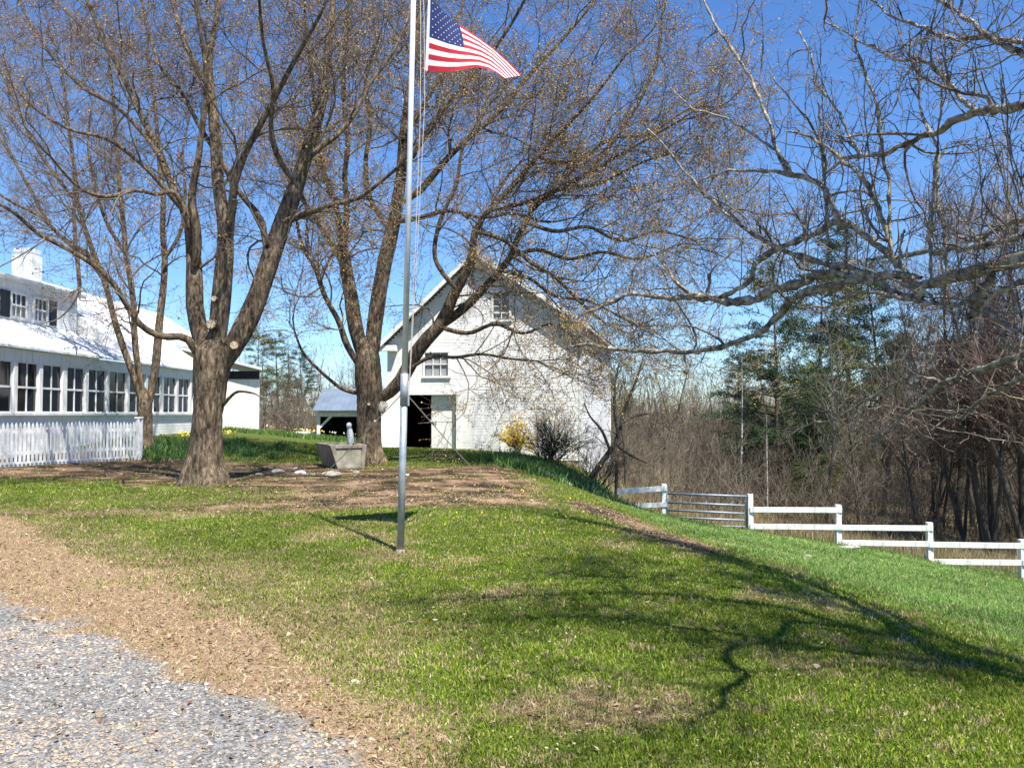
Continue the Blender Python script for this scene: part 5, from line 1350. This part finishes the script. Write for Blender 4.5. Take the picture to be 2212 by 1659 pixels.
PPl = np.stack([resample(p, r, 16)[0] for p, r in lt]); RRl = np.stack([resample(p, r, 16)[1] for p, r in lt])
p, d, r, _, _ = spawn(PPl, RRl, 5, .2, (30, 70), None, 0, .4, .2); c1, r1 = grow(p, d, .4 + .8 * rng.random(len(p)), np.clip(r, .006, .015), 6, .2, .04, .4)
p, d, r, _, _ = spawn(c1, r1, 6, .1, (30, 60), None, 0, .7, .1); c2, r2 = grow(p, d, .15 + .35 * rng.random(len(p)), np.full(len(p), .005), 4, .2, .04, .6)
V, F = merge([tubes(c1, r1, 4), tubes(c2, r2, 3)]); npmesh('crown', V, F, WOODB, lean_t)
q = gp(1331, 1096, 28.9)
wp = thing('wooden_post', tuple(q), 'dark weathered wooden post where the rail fence begins', 'post')
m = MB(); m.tube([q - np.array([0, 0, .1]), q + np.array([.02, 0, 1.55])], [.07, .055], 9); m.build('shaft', WOODT, wp)
# leafy daylily bed on the bank, daffodils by the house
def leafbed(name, label, cat, cx, cy, sx, sy, n, pal, w, hmin, hmax, wid, ang=0.0, rr=None):
    a = rng.normal(size=(n, 2)); x = cx + a[:, 0] * sx * math.cos(ang) - a[:, 1] * sy * math.sin(ang); y = cy + a[:, 0] * sx * math.sin(ang) + a[:, 1] * sy * math.cos(ang)
    # clump them
    kx = cx + rng.normal(size=60) * sx; ky = cy + rng.normal(size=60) * sy
    i = rng.integers(0, 60, n); mix = rng.random(n) < .7
    x = np.where(mix, kx[i] + rng.normal(size=n) * .12, x); y = np.where(mix, ky[i] + rng.normal(size=n) * .12, y)
    V, Fc, C = blades(x, y, hmin + (hmax - hmin) * rng.random(n), wid * (.7 + .6 * rng.random(n)), .2 + .6 * rng.random(n), pick(n, pal, w))
    o = npmesh(name, V, Fc, BLADE, colors=C); tag(o, label, cat, kind='stuff'); return x, y
leafbed('daylily_leaves', 'bright green daylily leaves along the crest of the bank', 'leafy plants', .75, 26.5, .75, 1.5, 5200, [(.07, .15, .04), (.12, .22, .06), (.20, .30, .10)], [3, 3, 1], .15, .42, .03, 0)
leafbed('daylily_leaves', 'dark green leaves at the foot of the barn foundation', 'leafy plants', 2.25, 26.0, .45, 1.3, 3200, [(.04, .10, .05), (.08, .15, .07), (.12, .2, .08)], [3, 3, 1], .15, .42, .03, 0)
leafbed('daffodil_leaves', 'green daffodil leaves behind the picket fence end', 'leafy plants', -10.6, 28.5, 1.2, 1.7, 5200, [(.04, .10, .03), (.08, .16, .05), (.14, .22, .07)], [3, 3, 1], .12, .36, .03, 0)
leafbed('daffodil_leaves', 'green daffodil leaves in the far bed below the house', 'leafy plants', -9.8, 42.0, 2.6, .9, 4200, [(.08, .16, .04), (.14, .24, .06), (.22, .30, .08)], [3, 3, 1], .12, .34, .04, 0)
def flowers(label, cx, cy, sx, sy, n, c, z=.33):
    x = cx + rng.normal(size=n) * sx; y = cy + rng.normal(size=n) * sy
    pts = np.stack([x, y, H(x, y) + z + rng.random(n) * .08], 1)
    o = buds_mesh('daffodil_flowers', pts, .035 + .02 * rng.random(n), c, [1] * len(c), None); tag(o, label, 'flowers', kind='stuff')
flowers('yellow daffodils in a row along the porch step wall', -13.0, 34.6, .3, 1.3, 150, [(.85, .6, .03), (.9, .75, .1)], .10)
flowers('scattered yellow and white flowers in the far bed below the house', -10.6, 43.2, 1.8, .5, 55, [(.8, .55, .04), (.8, .78, .6)])
n = 34
x = np.array([-.9 + 2.4 * rng.random(n), 8 + 6.5 * rng.random(n)])
pts = np.stack([x[0] + (x[1] - 10) * .05, x[1] + 2.5, H(x[0] + (x[1] - 10) * .05, x[1] + 2.5) + .05], 1)
o = buds_mesh('dandelion_flowers', pts, .012 + .008 * rng.random(n), [(.8, .62, .04)], [1], None); tag(o, 'tiny yellow dandelion flowers dotted along the lawn crest', 'flowers', kind='stuff')

# ------------------------------------------------------------------ woods
def bare_proto(seed, hgt, spread, stems, twigmat, dens=1.0, trunkmat=WOODT, lean=.10):
    """returns (trunk mesh, crown mesh) built about the origin"""
    global rng
    keep = rng; rng = np.random.default_rng(seed)
    s = stems
    p0 = rng.normal(size=(s, 3)) * np.array([.15, .15, 0]); d0 = unit(np.stack([rng.normal(size=s) * lean * (1 + .6 * (s > 1)), rng.normal(size=s) * lean * (1 + .6 * (s > 1)), np.ones(s)], 1))
    r0 = hgt * .0105 * (.7 + .6 * rng.random(s)) / math.sqrt(s)
    c0, rr0 = grow(p0, d0, hgt * (.8 + .2 * rng.random(s)), r0, 14, .045 * min(1, lean * 10 + .2), .05 if lean > .05 else .25, .12)
    t = npmesh('trunk', *tubes(c0, rr0, 7), trunkmat, smooth=True)
    p, d, r, _, tt = spawn(c0, rr0, 2.6 * dens, .22, (30, 60), None, 0, .5, .25)
    L = hgt * spread * (1.15 - tt) * (.5 + .7 * rng.random(len(p)))
    c1, r1 = grow(p, d, L, np.clip(r, .012, .06), 8, .13, .06, .25)
    p, d, r, _, _ = spawn(c1, r1, 2.6 * dens, .15, (25, 55), None, 0, .6, .15)
    c2, r2 = grow(p, d, hgt * (.05 + .09 * rng.random(len(p))), np.clip(r, .008, .02), 5, .15, .05, .4)
    p, d, r, _, _ = spawn(c2, r2, 3.6 * dens, .1, (25, 55), None, 0, .6, .12)
    c3, r3 = grow(p, d, hgt * (.03 + .05 * rng.random(len(p))), np.full(len(p), .0068), 3, .15, .05, .7)
    c = npmesh('crown', *merge([tubes(c1, r1, 4), tubes(c2, r2, 3), tubes(c3, r3, 3)]), twigmat)
    rng = keep
    print('proto', seed, len(c.data.polygons))
    col.objects.unlink(t); col.objects.unlink(c)
    return t, c
def plant(proto, name, x, y, label, group, sc_=1.0, rz=None, z=None, cat='tree'):
    root = thing(name, (x, y, (h(x, y) if z is None else z) - .15), label, cat, group)
    root.rotation_euler.z = random.uniform(0, 6.28) if rz is None else rz
    root.scale = (sc_, sc_, sc_ * random.uniform(.92, 1.08))
    for part in proto:
        o = part.copy(); o.parent = root; col.objects.link(o)
    return root
WOODRR = pmat('woodland_twig_wine', two((0.095, 0.062, 0.052), (0.19, 0.135, 0.11)), 0.4, 0.95)
BIG = bare_proto(120, 18, .30, 2, WOODRR, 1.15)
PB = [bare_proto(101, 10, .30, 1, WOODB), bare_proto(102, 10, .26, 2, WOODB), bare_proto(103, 10, .34, 1, WOODR), bare_proto(104, 10, .28, 3, WOODR), bare_proto(105, 10, .24, 1, WOODG), bare_proto(106, 10, .34, 3, WOODB, 1.1)]
BI = bare_proto(117, 10, .16, 1, WOODG, .8, BIRCH, .01)
GR1 = 'bare trees massed in the woods beyond the paddock'
GR2 = 'bare trees in the far wood behind the yard and shed'
# wood on the right, three depths
k = 0
for (Y, u0, u1, nn_, hh) in ((94, 1290, 1760, 34, 11.6), (80, 1300, 1800, 26, 9.6), (64, 1330, 1760, 12, 6.4), (64, 1760, 2330, 26, 10.5), (54, 1440, 1740, 8, 5.0), (54, 1780, 2420, 28, 10.0), (44, 1900, 2500, 22, 11.0), (39, 2040, 2480, 10, 12.5)):
    for i in range(nn_):
        u = u0 + (u1 - u0) * (i + random.random()) / nn_
        yy = Y + random.uniform(-4, 4); x_ = (u - 1106) / F_ * yy
        hh_ = hh * random.uniform(.8, 1.12) * (1 + max(0, u - 1850) / 2600)
        plant(PB[random.randrange(6)], 'bare_tree', x_, yy, 'slender bare brown tree in the woods beyond the white rail fence', GR1, hh_ / 10)
for (Y, u0, u1, nn_, hh) in ((84, 470, 1300, 34, 9.4), (72, 540, 860, 22, 7.2)):
    for i in range(nn_):
        u = u0 + (u1 - u0) * (i + random.random()) / nn_
        yy = Y + random.uniform(-4, 4); x_ = (u - 1106) / F_ * yy
        plant(PB[random.randrange(6)], 'bare_tree', x_, yy, 'low bare brown tree in the far wood between house and barn', GR2, hh * random.uniform(.8, 1.15) / 10)
for u_, Y_, s_ in ((2070, 37, 1.45), (2135, 35, 1.72), (2200, 34, 1.88), (2275, 34, 1.95), (2010, 42, 1.25)):
    plant(BIG if s_ > 1.3 else PB[3], 'bare_tree', (u_ - 1106) / F_ * Y_, Y_, {2070: 'tall reddish bare tree at the left of the high group on the far right', 2135: 'tall reddish bare tree in the middle of the high group on the far right', 2200: 'highest reddish bare tree rising at the right edge', 2275: 'reddish bare tree whose crown enters from beyond the right edge', 2010: 'reddish bare tree just right of the pines'}[u_], None, s_ / 1.8 if s_ > 1.3 else s_)
plant(BI, 'birch_tree', P(1602, 900, 50)[0], 50, 'thin pale birch with a straight white trunk left of the dark evergreens', None, .95, 0.4)
plant(BI, 'birch_tree', P(1658, 900, 47)[0], 47, 'short pale birch trunk standing in front of the dark evergreens', None, .62, 2.1)
plant(PB[4], 'bare_tree', P(1790, 900, 43)[0], 43, 'tall pale grey bare tree rising in front of the pines', None, 1.12, 1.0)
plant(PB[4], 'bare_tree', P(1850, 900, 45)[0], 45, 'second pale grey bare tree, just right of the tallest grey one', None, 1.1, 3.0)
plant(PB[0], 'bare_tree', P(1352, 900, 40)[0], 40, 'thin dark tree right beside the barn corner', None, .62, 3.3)
plant(PB[2], 'bare_tree', P(1862, 900, 36)[0], 36, 'dark-trunked tree standing just behind the middle fence rails', None, .62, 3.9)
# understory
def brush(name, label, n, x0, x1, y0, y1, hmin, hmax, mat, edge=None):
    x = x0 + (x1 - x0) * rng.random(n); y = y0 + (y1 - y0) * rng.random(n)
    p = np.stack([x, y, H(x, y) - .05], 1)
    d = unit(np.stack([rng.normal(size=n) * .3, rng.normal(size=n) * .3, np.ones(n)], 1))
    c1, r1 = grow(p, d, hmin + (hmax - hmin) * rng.random(n) ** 1.5, np.full(n, .016), 6, .12, .03, .3)
    p, d, r, _, _ = spawn(c1, r1, 2.2, .1, (25, 60), None, 0, .6, .1); c2, r2 = grow(p, d, .4 + .8 * rng.random(len(p)), np.full(len(p), .008), 4, .2, .04, .5)
    p, d, r, _, _ = spawn(c2, r2, 3.0, .1, (25, 60), None, 0, .6, .1); c3, r3 = grow(p, d, .2 + .4 * rng.random(len(p)), np.full(len(p), .006), 3, .2, .04, .6)
    o = npmesh(name, *merge([tubes(c1, r1, 4), tubes(c2, r2, 3), tubes(c3, r3, 3)]), mat); tag(o, label, 'underbrush', kind='stuff')
brush('underbrush', 'brown tangled underbrush at the edge of the woods on the right', 2100, 5, 42, 36, 62, 1.2, 4.5, WOODB)
brush('underbrush', 'reddish tangled underbrush deeper in the woods on the right', 900, 12, 46, 44, 66, 2, 6, WOODR)
brush('underbrush', 'brown brush behind the barn and open shed', 900, -26, 8, 58, 74, 1.5, 4.5, WOODB)
brush('underbrush', 'hazy brown ridge of distant bare woods right of the barn', 1500, 6, 36, 84, 104, 5.5, 9.5, WOODB)
brush('underbrush', 'brown brush below the distant treeline', 800, 8, 40, 70, 92, 2, 6, WOODB)

def pine_proto(seed, hgt, rad, col_pal, dens=1.0, low=.12, droop=-.02, top=.15):
    global rng
    keep = rng; rng = np.random.default_rng(seed)
    c0, r0 = grow(np.zeros((1, 3)), np.array([[0, 0, 1.]]), np.array([hgt]), np.array([hgt * .014]), 18, .015, .05, .1)
    t = npmesh('trunk', *tubes(c0, r0, 9), WOODT, smooth=True)
    nb = int(74 * dens); tt = low + (1 - low) * rng.random(nb) ** .9
    # whorls
    tt = np.clip(np.round(tt * 15) / 15 + rng.normal(size=nb) * .008, low, .99)
    base = np.stack([np.interp(tt * 17, np.arange(18), c0[0, :, i]) for i in range(3)], 1)
    a = rng.random(nb) * 6.28; d = np.stack([np.cos(a), np.sin(a), .12 + tt * .5], 1)
    L = rad * (1.08 - tt) ** .75 * (.55 + .6 * rng.random(nb)) + .4
    c1, r1 = grow(base, unit(d), L, .012 + .03 * (1 - tt), 8, .06, droop, .3)
    p, d, r, _, _ = spawn(c1, r1, 3.2, .25, (35, 65), None, 0, .6, .0); d[:, 2] = d[:, 2] * .35 + .05
    c2, r2 = grow(p, unit(d), .35 + .75 * rng.random(len(p)), np.full(len(p), .010), 4, .12, .03, .5)
    pts = np.concatenate([c2[:, 1:].reshape(-1, 3), c1[:, 4:].reshape(-1, 3)])
    k = 15; n = len(pts) * k
    q = np.repeat(pts, k, 0) + rng.normal(size=(n, 3)) * np.array([.10, .10, .05])
    dd = unit(rng.normal(size=(n, 3)) + np.array([0, 0, .35])); Ln = (.12 + .12 * rng.random(n))[:, None]
    sd = unit(np.cross(dd, rng.normal(size=(n, 3)))) * .016
    V = np.stack([q - sd, q + sd, q + dd * Ln], 1)
    cc = pick(n, col_pal, [1] * len(col_pal))
    f = npmesh('crown', V.reshape(-1, 3), np.arange(n * 3).reshape(-1, 3), NEEDLE, colors=np.repeat(cc, 3, 0))
    br = npmesh('branches', *merge([tubes(c1, r1, 4), tubes(c2, r2, 3)]), WOODT)
    rng = keep
    print('pine', n)
    for o in (t, f, br): col.objects.unlink(o)
    return t, f, br
DG = [(.022, .046, .022), (.040, .070, .030), (.065, .10, .04)]
YG = [(.06, .085, .022), (.10, .125, .033), (.14, .155, .045)]
PN = [pine_proto(201, 10, 2.9, DG, 1.0, .2), pine_proto(202, 10, 2.5, DG, 1.1, .1), pine_proto(203, 10, 2.6, YG, 1.0, .15)]
for (pr_, u, Y, hh, lab) in ((1, 1745, 49, 6.6, 'dark evergreen filling the gap behind the metal gate post'), (0, 1590, 58, 5.6, 'low dark evergreen left of the straight white birch'), (0, 1684, 51, 15.2, 'tall dark open-branched pine left of the tallest group'), (2, 1775, 56, 16.8, 'olive-green pine right of the tall open pine'), (0, 1838, 60, 18.5, 'tallest dark pine behind the apple limbs'),
                             (1, 1915, 62, 17.5, 'dark pine in the middle of the right-hand woods'), (0, 1985, 58, 15.0, 'dark pine farthest right, half behind bare trees'), (1, 1640, 60, 7.6, 'low dark evergreen between the pale birches'),
                             (1, 1700, 52, 6.8, 'squat dark evergreen right of the short birch'), (2, 1722, 44, 3.1, 'small yellow-green evergreen low behind the fence'), (2, 1768, 50, 7.6, 'yellow-green young pine below the tallest pine'),
                             (1, 1600, 84, 10.0, 'distant dark evergreen on the treeline near the birches'), (2, 600, 80, 10.2, 'olive evergreen in the far wood right of the house'), (2, 560, 76, 9.4, 'olive evergreen just above the far house corner'), (1, 655, 84, 8.8, 'dark evergreen in the far wood above the red shrub')):
    plant(PN[pr_], 'pine_tree', (u - 1106) / F_ * Y, Y, lab, None, hh / 10)
